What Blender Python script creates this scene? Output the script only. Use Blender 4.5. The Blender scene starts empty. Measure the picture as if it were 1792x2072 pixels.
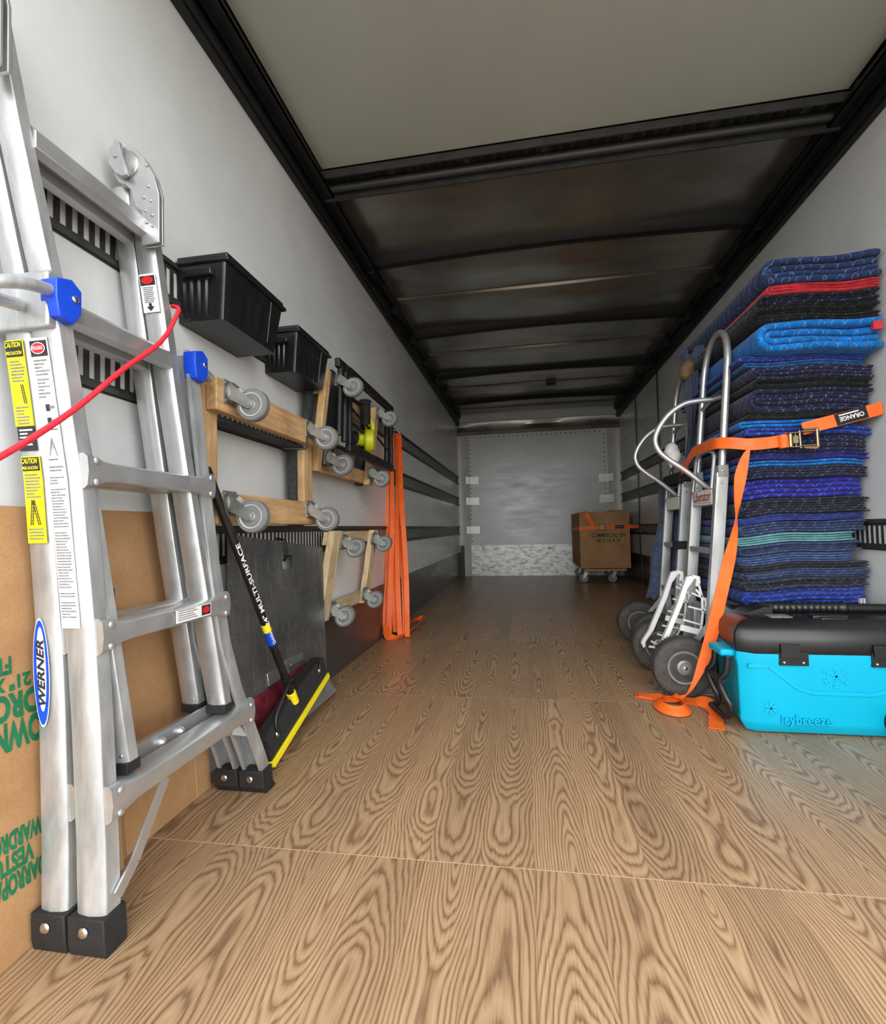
import bpy, bmesh, math, random
from mathutils import Vector, Matrix
random.seed(7)
S = bpy.context.scene
PI = math.pi
V3 = Vector

# ------------------------------------------------------------------ camera
cam_d = bpy.data.cameras.new('camera')
cam = bpy.data.objects.new('camera', cam_d)
S.collection.objects.link(cam)
RT = V3((0.98593723, 0.16545541, -0.02350072))
UP = V3((0.02872366, -0.02924508, 0.99915948))
FW = V3((-0.16462906, 0.98578356, 0.0335863))
cam.matrix_world = Matrix(((RT.x, UP.x, -FW.x, 0), (RT.y, UP.y, -FW.y, 0), (RT.z, UP.z, -FW.z, 0.7248), (0, 0, 0, 1)))
cam_d.sensor_fit = 'VERTICAL'
cam_d.sensor_height = 24.0
cam_d.lens = 24.0 * 983.36 / 2072.0
cam_d.clip_start = 0.01
S.camera = cam

# ------------------------------------------------------------------ light
S.view_settings.view_transform = 'Standard'
S.view_settings.look = 'None'
S.view_settings.gamma = 1.0
S.view_settings.use_curve_mapping = False
S.view_settings.exposure = 0.6
S.cycles.use_denoising = True
S.cycles.max_bounces = 14
S.cycles.diffuse_bounces = 9
S.cycles.glossy_bounces = 6
S.cycles.sample_clamp_indirect = 6.0
S.cycles.caustics_reflective = False

wd = bpy.data.worlds.new('daylight')
S.world = wd
wd.use_nodes = True
wn = wd.node_tree
wn.nodes.clear()
tc = wn.nodes.new('ShaderNodeTexCoord')
sx = wn.nodes.new('ShaderNodeSeparateXYZ')
mr = wn.nodes.new('ShaderNodeValToRGB')
SKY = [(0.0, (.15, .145, .135)), (.42, (.22, .215, .20)), (.485, (.80, .79, .76)), (.53, (1.45, 1.46, 1.47)), (.64, (1.12, 1.15, 1.19)), (1.0, (.72, .76, .82))]
while len(mr.color_ramp.elements) < len(SKY):
    mr.color_ramp.elements.new(.5)
for e_, (p_, c_) in zip(mr.color_ramp.elements, SKY):
    e_.position = p_
    e_.color = (*c_, 1)
mp = wn.nodes.new('ShaderNodeMapRange')
mp.inputs[1].default_value = -1
mp.inputs[2].default_value = 1
bg = wn.nodes.new('ShaderNodeBackground')
bg.inputs[1].default_value = 3.35
wo = wn.nodes.new('ShaderNodeOutputWorld')
wn.links.new(tc.outputs['Generated'], sx.inputs[0])
wn.links.new(sx.outputs[2], mp.inputs[0])
wn.links.new(mp.outputs[0], mr.inputs[0])
wn.links.new(mr.outputs[0], bg.inputs[0])
wn.links.new(bg.outputs[0], wo.inputs[0])

XL, XR, YO, YB, ZC = -0.963, 1.378, 0.12, 7.30, 2.45   # inner faces of the cargo box

def portal():
    d = bpy.data.lights.new('tailgate_opening', 'AREA')
    d.shape = 'RECTANGLE'
    d.size = XR - XL
    d.size_y = ZC
    d.cycles.is_portal = True
    o = bpy.data.objects.new('tailgate_opening', d)
    o.location = ((XL + XR) / 2, YO, ZC / 2)
    o.rotation_euler = (PI / 2, 0, 0)
    S.collection.objects.link(o)
portal()

# ------------------------------------------------------------------ materials
def nt_new(name):
    m = bpy.data.materials.new(name)
    m.use_nodes = True
    t = m.node_tree
    return m, t, t.nodes['Principled BSDF']

def N(t, kind, **kw):
    n = t.nodes.new(kind)
    for k, v in kw.items():
        setattr(n, k, v)
    return n

def mapping(t, scale=(1, 1, 1), coord='Object', rot=(0, 0, 0), loc=(0, 0, 0)):
    c = N(t, 'ShaderNodeTexCoord')
    m = N(t, 'ShaderNodeMapping')
    m.inputs['Scale'].default_value = scale
    m.inputs['Rotation'].default_value = rot
    m.inputs['Location'].default_value = loc
    t.links.new(c.outputs[coord], m.inputs[0])
    return m.outputs[0]

def noise(t, vec, scale=5, detail=3, rough=.55):
    n = N(t, 'ShaderNodeTexNoise')
    n.inputs['Scale'].default_value = scale
    n.inputs['Detail'].default_value = detail
    n.inputs['Roughness'].default_value = rough
    t.links.new(vec, n.inputs['Vector'])
    return n.outputs[0]

def ramp(t, fac, stops, interp='LINEAR'):
    r = N(t, 'ShaderNodeValToRGB')
    r.color_ramp.interpolation = interp
    e = r.color_ramp.elements
    while len(e) < len(stops):
        e.new(0.5)
    for i, (p, c) in enumerate(stops):
        e[i].position = p
        e[i].color = (c[0], c[1], c[2], 1) if not isinstance(c, (int, float)) else (c, c, c, 1)
    t.links.new(fac, r.inputs[0])
    return r.outputs[0]

def mth(t, op, a, b=None, c=None):
    n = N(t, 'ShaderNodeMath', operation=op)
    for i, x in enumerate((a, b, c)):
        if x is None:
            continue
        if isinstance(x, (int, float)):
            n.inputs[i].default_value = x
        else:
            t.links.new(x, n.inputs[i])
    return n.outputs[0]

def mixc(t, fac, a, b, blend='MIX'):
    n = N(t, 'ShaderNodeMix', data_type='RGBA', blend_type=blend)
    for i, x in ((0, fac), (6, a), (7, b)):
        if isinstance(x, (int, float)):
            n.inputs[i].default_value = x
        elif isinstance(x, tuple):
            n.inputs[i].default_value = (x[0], x[1], x[2], 1)
        else:
            t.links.new(x, n.inputs[i])
    return n.outputs[2]

def bump(t, b, h, strength=.2, dist=.01):
    n = N(t, 'ShaderNodeBump')
    n.inputs['Strength'].default_value = strength
    n.inputs['Distance'].default_value = dist
    t.links.new(h, n.inputs['Height'])
    t.links.new(n.outputs[0], b.inputs['Normal'])

def mat(name, col, rough=.5, metal=0.0, var=0.12, vscale=8, bmp=0.0, bscale=60, spec=.5, stretch=(1, 1, 1), coat=0):
    """plain material with a little mottling of its own"""
    m, t, b = nt_new(name)
    v = mapping(t, stretch)
    n = noise(t, v, vscale, 4)
    d = tuple(c * (1 - var * 1.6) for c in col)
    l = tuple(min(1, c * (1 + var)) for c in col)
    t.links.new(ramp(t, n, [(.3, d), (.7, l)]), b.inputs['Base Color'])
    b.inputs['Roughness'].default_value = rough
    b.inputs['Metallic'].default_value = metal
    b.inputs['Specular IOR Level'].default_value = spec
    b.inputs['Coat Weight'].default_value = coat
    if bmp:
        bump(t, b, noise(t, v, bscale, 3), bmp, .003)
    return m

def srgb(r, g, b):
    f = lambda c: ((c / 255 + .055) / 1.055) ** 2.4 if c > 10 else c / 255 / 12.92
    return (f(r), f(g), f(b))

def floor_mat():
    m, t, b = nt_new('oak_vinyl_floor')
    c = N(t, 'ShaderNodeTexCoord')
    s = N(t, 'ShaderNodeSeparateXYZ')
    t.links.new(c.outputs['Object'], s.inputs[0])
    x, y = s.outputs[0], s.outputs[1]
    pk = mth(t, 'FLOOR', mth(t, 'DIVIDE', x, .118))
    rw = mth(t, 'FLOOR', mth(t, 'DIVIDE', mth(t, 'SUBTRACT', mth(t, 'ADD', y, mth(t, 'MULTIPLY', x, -0.012)), 1.065), 1.03))
    rnd = N(t, 'ShaderNodeTexWhiteNoise', noise_dimensions='2D')
    cb = N(t, 'ShaderNodeCombineXYZ')
    t.links.new(pk, cb.inputs[0]); t.links.new(rw, cb.inputs[1])
    t.links.new(cb.outputs[0], rnd.inputs['Vector'])
    off = mth(t, 'MULTIPLY', rnd.outputs['Value'], 37.0)
    def vec(sx_, sy_):
        k = N(t, 'ShaderNodeCombineXYZ')
        t.links.new(mth(t, 'MULTIPLY', x, sx_), k.inputs[0])
        t.links.new(mth(t, 'MULTIPLY', y, sy_), k.inputs[1])
        t.links.new(off, k.inputs[2])
        return k.outputs[0]
    xl = mth(t, 'SUBTRACT', mth(t, 'SUBTRACT', mth(t, 'MULTIPLY', mth(t, 'FRACT', mth(t, 'DIVIDE', x, .118)), .118), .059), mth(t, 'MULTIPLY', mth(t, 'SUBTRACT', rnd.outputs['Value'], .5), .07))
    yy = mth(t, 'DIVIDE', mth(t, 'SUBTRACT', mth(t, 'ADD', y, mth(t, 'MULTIPLY', x, -0.012)), 1.065), 1.03)
    fr = mth(t, 'FRACT', yy)
    flip = mth(t, 'GREATER_THAN', mth(t, 'FRACT', mth(t, 'MULTIPLY', rnd.outputs['Value'], 7.0)), .4)
    fr2 = mth(t, 'ABSOLUTE', mth(t, 'SUBTRACT', fr, flip))
    depth = mth(t, 'ADD', mth(t, 'MULTIPLY', fr2, .075), mth(t, 'MULTIPLY', mth(t, 'SUBTRACT', noise(t, vec(0.0, 2.0), 1.0, 2.0, .5), .40), .085))
    wig = mth(t, 'MULTIPLY', noise(t, vec(30, 3.2), 1.0, 3, .6), .0125)
    bend = mth(t, 'MULTIPLY', noise(t, vec(1.5, 2.2), 1.0, 1, .5), .05)
    xb = mth(t, 'ADD', xl, mth(t, 'SUBTRACT', bend, .025))
    rad = mth(t, 'SQRT', mth(t, 'ADD', mth(t, 'MULTIPLY', xb, xb), mth(t, 'MULTIPLY', depth, depth)))
    rings = mth(t, 'FRACT', mth(t, 'DIVIDE', mth(t, 'ADD', rad, wig), .0062))
    grain = ramp(t, rings, [(0, .34), (.14, .66), (.45, .92), (.68, .66), (.86, .16), (1.0, .34)])
    fine = noise(t, vec(330, 7), 1.0, 3, .65)
    patch = noise(t, vec(12, 1.6), 1.0, 3, .6)
    light, mid, dark = srgb(193, 160, 122), srgb(164, 131, 97), srgb(116, 86, 63)
    k = mth(t, 'ADD', mth(t, 'MULTIPLY', grain, .52), mth(t, 'MULTIPLY', fine, .48))
    col = ramp(t, k, [(.27, dark), (.5, mid), (.74, light)])
    col = mixc(t, mth(t, 'MULTIPLY', mth(t, 'SUBTRACT', patch, .3), .55), col, srgb(126, 96, 70))
    tint = ramp(t, rnd.outputs['Value'], [(0, .84), (1, 1.06)])
    col = mixc(t, 1.0, col, tint, 'MULTIPLY')
    # seams between the vinyl sheets
    fy = mth(t, 'FRACT', mth(t, 'DIVIDE', mth(t, 'SUBTRACT', mth(t, 'ADD', y, mth(t, 'MULTIPLY', x, -0.012)), 1.065), 1.03))
    seam = mth(t, 'LESS_THAN', fy, .0026)
    col = mixc(t, mth(t, 'MULTIPLY', seam, .75), col, srgb(215, 180, 150))
    fx = mth(t, 'FRACT', mth(t, 'DIVIDE', x, .118))
    col = mixc(t, mth(t, 'MULTIPLY', mth(t, 'LESS_THAN', fx, .012), .3), col, srgb(100, 70, 48))
    t.links.new(col, b.inputs['Base Color'])
    t.links.new(ramp(t, k, [(0, .42), (1, .3)]), b.inputs['Roughness'])
    b.inputs['Specular IOR Level'].default_value = .42
    bump(t, b, k, .10, .002)
    return m

def wall_mat(name, col, rough=.33, blot=.18):
    m, t, b = nt_new(name)
    v = mapping(t)
    a = noise(t, v, 1.6, 5, .6)
    st = noise(t, mapping(t, (1, .35, 5)), 2.2, 4, .65)
    sp = noise(t, v, 46, 3, .7)
    c = ramp(t, a, [(.3, tuple(x * (1 - blot) for x in col)), (.65, col)])
    c = mixc(t, ramp(t, st, [(.58, 0.0), (.85, .12)]), c, tuple(x * .62 for x in col))
    c = mixc(t, ramp(t, sp, [(.68, 0.0), (.78, .35)]), c, tuple(x * .55 for x in col))
    t.links.new(c, b.inputs['Base Color'])
    t.links.new(ramp(t, st, [(.3, rough * .8), (.75, rough * 1.5)]), b.inputs['Roughness'])
    bump(t, b, mth(t, 'ADD', a, mth(t, 'MULTIPLY', noise(t, v, 9, 2), .15)), .08, .02)
    return m

def metal_mat(name, col, rough=.35, metal=.8, streak=(1, 1, 1), scr=.5, sscale=20):
    m, t, b = nt_new(name)
    v = mapping(t, streak)
    n1 = noise(t, v, sscale, 5, .65)
    n2 = noise(t, mapping(t), 90, 3, .7)
    c = ramp(t, n1, [(.28, tuple(x * (1 - .35 * scr) for x in col)), (.72, tuple(min(1, x * (1 + .15 * scr)) for x in col))])
    c = mixc(t, ramp(t, n2, [(.66, 0.0), (.75, .5 * scr)]), c, tuple(x * .5 for x in col))
    t.links.new(c, b.inputs['Base Color'])
    b.inputs['Metallic'].default_value = metal
    t.links.new(ramp(t, n1, [(.25, rough * .75), (.8, rough * 1.4)]), b.inputs['Roughness'])
    return m

def scratched_mat():
    m, t, b = nt_new('scratched_plate_steel')
    v = mapping(t)
    big = noise(t, v, 4, 4, .6)
    s1 = noise(t, mapping(t, (1, 70, 3)), 2.0, 4, .8)
    s2 = noise(t, mapping(t, (1, 8, 90), rot=(.5, 0, 0)), 1.5, 4, .8)
    c = ramp(t, big, [(.3, (.085, .088, .088)), (.7, (.20, .202, .20))])
    c = mixc(t, ramp(t, s1, [(.56, 0.0), (.68, .7)]), c, (.5, .5, .48))
    c = mixc(t, ramp(t, s2, [(.6, 0.0), (.7, .6)]), c, (.55, .55, .53))
    t.links.new(c, b.inputs['Base Color'])
    b.inputs['Metallic'].default_value = .55
    b.inputs['Roughness'].default_value = .42
    return m

def galv_mat(name, base, spot):
    m, t, b = nt_new(name)
    v = mapping(t, (1, 1, 2.2))
    n = noise(t, v, 11, 6, .72)
    c = ramp(t, n, [(.36, spot), (.52, base), (.75, tuple(min(1, x * 1.2) for x in base))])
    t.links.new(c, b.inputs['Base Color'])
    b.inputs['Metallic'].default_value = .35
    b.inputs['Roughness'].default_value = .4
    return m

def wood_mat(name, light, dark, axis='Y'):
    m, t, b = nt_new(name)
    sc = (60, 5, 60) if axis == 'Y' else (60, 60, 5)
    n = noise(t, mapping(t, sc), 1, 4, .6)
    n2 = noise(t, mapping(t), 9, 4, .6)
    c = ramp(t, n, [(.3, dark), (.62, light)])
    c = mixc(t, ramp(t, n2, [(.4, 0.0), (.75, .55)]), c, tuple(x * .55 for x in dark))
    t.links.new(c, b.inputs['Base Color'])
    b.inputs['Roughness'].default_value = .62
    bump(t, b, n, .15, .002)
    return m

def card_mat():
    m, t, b = nt_new('corrugated_cardboard')
    n = noise(t, mapping(t), 5, 5, .6)
    f = noise(t, mapping(t), 160, 2, .6)
    w = noise(t, mapping(t, (1, 55, 1)), 1.0, 1, .5)
    c = ramp(t, n, [(.3, srgb(162, 122, 82)), (.7, srgb(190, 150, 108))])
    c = mixc(t, ramp(t, f, [(.4, 0.0), (.7, .3)]), c, srgb(142, 100, 62))
    t.links.new(c, b.inputs['Base Color'])
    b.inputs['Roughness'].default_value = .8
    b.inputs['Specular IOR Level'].default_value = .2
    bump(t, b, mth(t, 'ADD', w, n), .12, .003)
    return m

def quilt_mat(name, col, stitch=(.38, .43, .55), amount=.75, fuzz=1.0):
    m, t, b = nt_new(name)
    c = N(t, 'ShaderNodeTexCoord')
    s = N(t, 'ShaderNodeSeparateXYZ')
    t.links.new(c.outputs['Object'], s.inputs[0])
    wob = noise(t, c.outputs['Object'], 14, 2)
    u = mth(t, 'ADD', s.outputs[0], mth(t, 'MULTIPLY', wob, .006))
    w = mth(t, 'ADD', s.outputs[1], s.outputs[2])
    def lines(sign):
        q = mth(t, 'FRACT', mth(t, 'DIVIDE', mth(t, 'ADD' if sign > 0 else 'SUBTRACT', u, w), .052))
        return mth(t, 'LESS_THAN', q, .035)
    ln = mth(t, 'MAXIMUM', lines(1), lines(-1))
    dash = noise(t, c.outputs['Object'], 60, 2)
    ln = mth(t, 'MULTIPLY', ln, ramp(t, dash, [(.38, 0.0), (.5, 1.0)]))
    n = noise(t, c.outputs['Object'], 26, 5, .7)
    base = ramp(t, n, [(.3, tuple(x * .55 for x in col)), (.7, tuple(min(1, x * 1.3) for x in col))])
    base = mixc(t, mth(t, 'MULTIPLY', ln, amount), base, stitch)
    t.links.new(base, b.inputs['Base Color'])
    b.inputs['Roughness'].default_value = .92
    b.inputs['Specular IOR Level'].default_value = .15
    b.inputs['Sheen Weight'].default_value = .12 * fuzz
    b.inputs['Sheen Roughness'].default_value = .5
    bump(t, b, mth(t, 'ADD', noise(t, c.outputs['Object'], 220, 3), mth(t, 'MULTIPLY', n, 2.0)), .45, .004)
    return m

def web_mat():
    m, t, b = nt_new('orange_webbing')
    n = noise(t, mapping(t), 18, 3)
    w = noise(t, mapping(t), 300, 2)
    t.links.new(ramp(t, n, [(.3, (.93, .125, .012)), (.7, (1.0, .19, .022))]), b.inputs['Base Color'])
    b.inputs['Roughness'].default_value = .55
    bump(t, b, w, .25, .002)
    return m

def roof_mat():
    m, t, b = nt_new('bare_roof_sheet')
    v = mapping(t, (1, 2.2, 1))
    n = noise(t, v, 2.2, 4, .6)
    sm = noise(t, mapping(t, (.5, 2.4, 1)), 1.0, 1, .4)
    t.links.new(ramp(t, n, [(.3, (.27, .27, .24)), (.7, (.46, .46, .41))]), b.inputs['Base Color'])
    b.inputs['Metallic'].default_value = .75
    b.inputs['Roughness'].default_value = .26
    bump(t, b, sm, .55, .09)
    return m

M = {}
M['floor'] = floor_mat()
M['wall'] = wall_mat('white_liner_panel', (.74, .75, .735), .27)
M['wallback'] = wall_mat('scuffed_grey_white_liner', (.70, .72, .71), .27, .2)
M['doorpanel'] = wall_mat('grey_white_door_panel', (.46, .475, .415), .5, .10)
M['roof'] = roof_mat()
M['kick'] = metal_mat('dark_scuff_plate', (.115, .11, .105), .3, .55, (1, .5, 2), .7, 7)
M['kickback'] = galv_mat('galvanised_bulkhead_plate', (.56, .58, .55), (.22, .23, .22))
M['cream'] = mat('cream_corner_post', (.58, .57, .50), .38, 0, .1, 3)
M['header'] = metal_mat('dull_metal_header', (.34, .32, .28), .3, .8, (1, 1, 2), .8, 3)
M['dark'] = mat('black_painted_steel', (.010, .010, .010), .5, .1, .25, 20)
M['track'] = metal_mat('grimy_track_steel', (.085, .085, .08), .45, .6, (1, 4, 1), .7, 12)
M['zinc'] = metal_mat('zinc_plate', (.42, .43, .40), .36, .8, (1, 1, 1), .8, 15)
M['alu'] = metal_mat('worn_aluminium', (.53, .54, .535), .42, .6, (2, 2, .5), .9, 14)
M['alu2'] = metal_mat('bright_aluminium', (.58, .585, .58), .34, .75, (1, 1, 1), .3, 18)
M['chrome'] = metal_mat('chrome', (.78, .79, .8), .18, 1.0, (1, 1, 1), .15, 20)
M['black'] = mat('black_plastic', (.009, .0095, .010), .34, 0, .2, 30)
M['rubber'] = mat('black_rubber', (.013, .0125, .012), .7, 0, .25, 25, .3, 200)
M['tyre'] = mat('dusty_tyre_rubber', (.062, .056, .05), .75, 0, .25, 30, .2, 120)
M['hub'] = mat('grey_wheel_hub', (.26, .25, .23), .42, .3, .15, 20)
M['greywheel'] = mat('grey_caster_rubber', (.155, .155, .145), .5, 0, .08, 30)
M['greyhub'] = mat('pale_grey_caster_hub', (.43, .45, .48), .38, 0, .06, 30)
M['blue'] = mat('blue_plastic', srgb(22, 70, 200), .38, 0, .1, 12)
M['bluesticker'] = mat('blue_print', srgb(12, 72, 205), .45, 0, .02)
M['white'] = mat('white_plastic', (.80, .80, .77), .42, 0, .05, 9)
M['paper'] = mat('white_sticker', (.80, .80, .78), .5, 0, .07, 60)
M['ink'] = mat('black_ink', (.018, .018, .018), .6, 0, .1)
M['grey_ink'] = mat('grey_ink', (.20, .20, .20), .6, 0, .2, 90)
M['yellow'] = mat('yellow_sticker', srgb(250, 232, 20), .5, 0, .05)
M['yellow2'] = mat('yellow_plastic', srgb(250, 228, 30), .45, 0, .04)
M['red'] = mat('red_print', srgb(205, 30, 38), .5, 0, .05)
M['cord'] = mat('red_cord', srgb(228, 38, 52), .6, 0, .18, 140, .3, 300)
M['card'] = card_mat()
M['greenink'] = mat('green_ink', srgb(16, 110, 68), .75, 0, .15, 50)
M['oak'] = wood_mat('worn_hardwood', srgb(206, 168, 120), srgb(172, 130, 84))
M['oakv'] = wood_mat('worn_hardwood_upright', srgb(208, 172, 124), srgb(172, 132, 88), 'Z')
M['pine'] = wood_mat('pale_pine', srgb(222, 200, 160), srgb(194, 166, 122))
M['pinev'] = wood_mat('pale_pine_upright', srgb(224, 202, 162), srgb(196, 168, 124), 'Z')
M['pad'] = mat('dark_carpet_pad', (.035, .042, .042), .95, 0, .3, 60, .5, 240)
M['plate'] = scratched_mat()
M['maroon'] = mat('worn_maroon_paint', srgb(112, 36, 46), .5, .1, .4, 24)
M['orange'] = web_mat()
M['brass'] = metal_mat('brassy_buckle_steel', (.32, .25, .14), .3, .9, (1, 1, 1), .5, 30)
M['lime'] = mat('lime_plastic', srgb(205, 214, 20), .42, 0, .08)
M['cyan'] = mat('turquoise_cooler_plastic', srgb(0, 172, 206), .45, 0, .03, 5, .05, 300, .3)
M['denim'] = quilt_mat('faded_denim_blue', srgb(74, 86, 112), (.3, .38, .5), .3)
M['tan'] = mat('tan_cloth', srgb(128, 100, 72), .9, 0, .25, 30, .4, 160)
M['blackweb'] = mat('black_webbing', (.012, .012, .013), .8, 0, .3, 60, .3, 300)
M['brush'] = mat('black_bristle', (.02, .02, .02), .75, 0, .4, 120, .8, 260, stretch=(1, 6, 1))
M['liberator'] = mat('crimson_print', srgb(175, 22, 40), .5, 0, .05)

# ------------------------------------------------------------------ mesh builder
class MB:
    def __init__(self):
        self.v, self.f, self.m = [], [], []
        self.fn = None
    def add(self, vs, fs, m=0):
        k = len(self.v)
        if self.fn:
            vs = [self.fn(V3(p)) for p in vs]
        self.v += [V3(p) for p in vs]
        for f in fs:
            self.f.append(tuple(i + k for i in f))
            self.m.append(m)
        return self
    def box(self, x0, x1, y0, y1, z0, z1, m=0):
        vs = [(x, y, z) for x in (x0, x1) for y in (y0, y1) for z in (z0, z1)]
        return self.add(vs, [(0, 1, 3, 2), (4, 6, 7, 5), (0, 4, 5, 1), (2, 3, 7, 6), (0, 2, 6, 4), (1, 5, 7, 3)], m)
    def hexa(self, a, b, m=0):
        """two matching quads a and b joined into a solid"""
        return self.add(list(a) + list(b), [(0, 1, 2, 3), (7, 6, 5, 4), (0, 4, 5, 1), (1, 5, 6, 2), (2, 6, 7, 3), (3, 7, 4, 0)], m)
    def beam(self, p0, p1, w, h, up=(0, 0, 1), m=0):
        p0, p1 = V3(p0), V3(p1)
        d = (p1 - p0).normalized()
        s = d.cross(V3(up)).normalized() * (w / 2)
        u = s.cross(d).normalized() * (h / 2)
        q = lambda p: [p - s - u, p + s - u, p + s + u, p - s + u]
        return self.hexa(q(p0), q(p1), m)
    def tube(self, path, r, n=10, m=0, caps=True, closed=False):
        P = [V3(p) for p in path]
        R = r if isinstance(r, (list, tuple)) else [r] * len(P)
        vs, fs = [], []
        prev = None
        L = len(P)
        for i, p in enumerate(P):
            a = P[i - 1] if (i > 0 or closed) else p
            b = P[(i + 1) % L] if (i < L - 1 or closed) else p
            d = (b - a).normalized()
            if prev is None:
                t = V3((0, 0, 1)) if abs(d.z) < .9 else V3((1, 0, 0))
                prev = d.cross(t).normalized()
            s = (prev - d * prev.dot(d)).normalized()
            prev = s
            u = d.cross(s)
            for k in range(n):
                g = 2 * PI * k / n
                vs.append(p + (s * math.cos(g) + u * math.sin(g)) * R[i])
        for i in range(L if closed else L - 1):
            j = (i + 1) % L
            for k in range(n):
                fs.append((i * n + k, i * n + (k + 1) % n, j * n + (k + 1) % n, j * n + k))
        if caps and not closed:
            fs.append(tuple(range(n)))
            fs.append(tuple((L - 1) * n + k for k in range(n)))
        return self.add(vs, fs, m)
    def cyl(self, p0, p1, r, n=18, m=0, r1=None):
        return self.tube([p0, p1], [r, r if r1 is None else r1], n, m)
    def lathe(self, prof, o, axis, n=28, m=0):
        """prof: (radius, height along axis)"""
        o, a = V3(o), V3(axis).normalized()
        t = V3((0, 0, 1)) if abs(a.z) < .9 else V3((1, 0, 0))
        s = a.cross(t).normalized()
        u = a.cross(s)
        vs, fs = [], []
        for (r, h) in prof:
            for k in range(n):
                g = 2 * PI * k / n
                vs.append(o + a * h + (s * math.cos(g) + u * math.sin(g)) * max(r, 1e-4))
        for i in range(len(prof) - 1):
            for k in range(n):
                fs.append((i * n + k, i * n + (k + 1) % n, (i + 1) * n + (k + 1) % n, (i + 1) * n + k))
        fs.append(tuple(range(n)))
        fs.append(tuple((len(prof) - 1) * n + k for k in range(n)))
        return self.add(vs, fs, m)
    def prism(self, poly, fn, w0, w1, m=0):
        """polygon (u, v) pushed from w0 to w1 through fn(u, v, w)"""
        n = len(poly)
        vs = [fn(u, v, w0) for u, v in poly] + [fn(u, v, w1) for u, v in poly]
        fs = [tuple(range(n)), tuple(range(n, 2 * n))] + [(i, (i + 1) % n, n + (i + 1) % n, n + i) for i in range(n)]
        return self.add(vs, fs, m)
    def sweep(self, secs, m=0, closed=True, caps=True):
        """list of cross-sections with equal point counts"""
        n = len(secs[0])
        vs = [p for s in secs for p in s]
        fs = []
        for i in range(len(secs) - 1):
            for k in range(n if closed else n - 1):
                fs.append((i * n + k, i * n + (k + 1) % n, (i + 1) * n + (k + 1) % n, (i + 1) * n + k))
        if caps:
            fs.append(tuple(range(n)))
            fs.append(tuple((len(secs) - 1) * n + k for k in range(n)))
        return self.add(vs, fs, m)
    def ribbon(self, pts, wid, th=.0025, m=0):
        """flat webbing: pts = path, wid = full-width vectors"""
        secs = []
        L = len(pts)
        for i in range(L):
            d = (pts[min(i + 1, L - 1)] - pts[max(i - 1, 0)]).normalized()
            w = wid[i] / 2
            nrm = d.cross(w)
            nrm = (nrm.normalized() if nrm.length > 1e-9 else V3((0, 0, 1))) * (th / 2)
            p = pts[i]
            secs.append([p - w - nrm, p + w - nrm, p + w + nrm, p - w + nrm])
        return self.sweep(secs, m)
    def text(self, s, o, right, up, w=None, h=None, m=0, lift=.0006, bold=0.0, shear=0.0, spacing=1.0, depth=0.0):
        c = bpy.data.curves.new('t', 'FONT')
        c.body = s
        c.size = 1
        c.offset = bold
        c.shear = shear
        c.space_character = spacing
        c.resolution_u = 3
        c.extrude = .05 if depth else 0
        ob = bpy.data.objects.new('t', c)
        S.collection.objects.link(ob)
        dg = bpy.context.evaluated_depsgraph_get()
        me = bpy.data.meshes.new_from_object(ob.evaluated_get(dg))
        xs = [v.co.x for v in me.vertices]; ys = [v.co.y for v in me.vertices]
        x0, x1, y0, y1 = min(xs), max(xs), min(ys), max(ys)
        kx = w / (x1 - x0) if w else None
        ky = h / (y1 - y0) if h else None
        kx = kx or ky
        ky = ky or kx
        R, U = V3(right).normalized(), V3(up).normalized()
        n = R.cross(U).normalized()
        vs = [V3(o) + R * (v.co.x - (x0 + x1) / 2) * kx + U * (v.co.y - (y0 + y1) / 2) * ky + n * (lift + v.co.z / .05 * depth) for v in me.vertices]
        fs = [tuple(p.vertices) for p in me.polygons]
        self.add(vs, fs, m)
        bpy.data.objects.remove(ob)
        bpy.data.meshes.remove(me)
        bpy.data.curves.remove(c)
        return self

def catmull(P, n=6):
    P = [V3(p) for p in P]
    out = []
    for i in range(len(P) - 1):
        a, b, c, d = P[max(i - 1, 0)], P[i], P[i + 1], P[min(i + 2, len(P) - 1)]
        for k in range(n):
            t = k / n
            out.append(.5 * ((2 * b) + (c - a) * t + (2 * a - 5 * b + 4 * c - d) * t * t + (3 * b - a - 3 * c + d) * t ** 3))
    out.append(P[-1])
    return out

ORG = {}
def build(name, mb, mats, parent=None, bevel=0.0, seg=2, at=None, angle=38):
    if not isinstance(mats, (list, tuple)):
        mats = [mats]
    base = ORG[parent.name] if parent else V3((0, 0, 0))
    o_w = V3(at) if at is not None else base
    me = bpy.data.meshes.new(name)
    me.from_pydata([p - o_w for p in mb.v], [], mb.f)
    for x in mats:
        me.materials.append(x)
    for p, i in zip(me.polygons, mb.m):
        p.material_index = i
    bm = bmesh.new(); bm.from_mesh(me)
    bmesh.ops.recalc_face_normals(bm, faces=bm.faces)
    bm.to_mesh(me); bm.free()
    me.polygons.foreach_set('use_smooth', [True] * len(me.polygons))
    me.set_sharp_from_angle(angle=math.radians(angle))
    o = bpy.data.objects.new(name, me)
    S.collection.objects.link(o)
    if bevel:
        bv = o.modifiers.new('bevel', 'BEVEL')
        bv.width = bevel; bv.segments = seg
        bv.limit_method = 'ANGLE'; bv.angle_limit = math.radians(40)
        bv.harden_normals = False
    if parent:
        o.parent = parent
        o.location = o_w - base
    else:
        o.location = o_w
    ORG[o.name] = o_w
    return o

def tag(o, label, cat, group=None, kind=None):
    o['label'] = label
    o['category'] = cat
    if group: o['group'] = group
    if kind: o['kind'] = kind
    return o

def thing(name, loc, label, cat, group=None):
    o = bpy.data.objects.new(name, None)
    o.empty_display_size = .1
    S.collection.objects.link(o)
    o.location = loc
    ORG[o.name] = V3(loc)
    return tag(o, label, cat, group)

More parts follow.
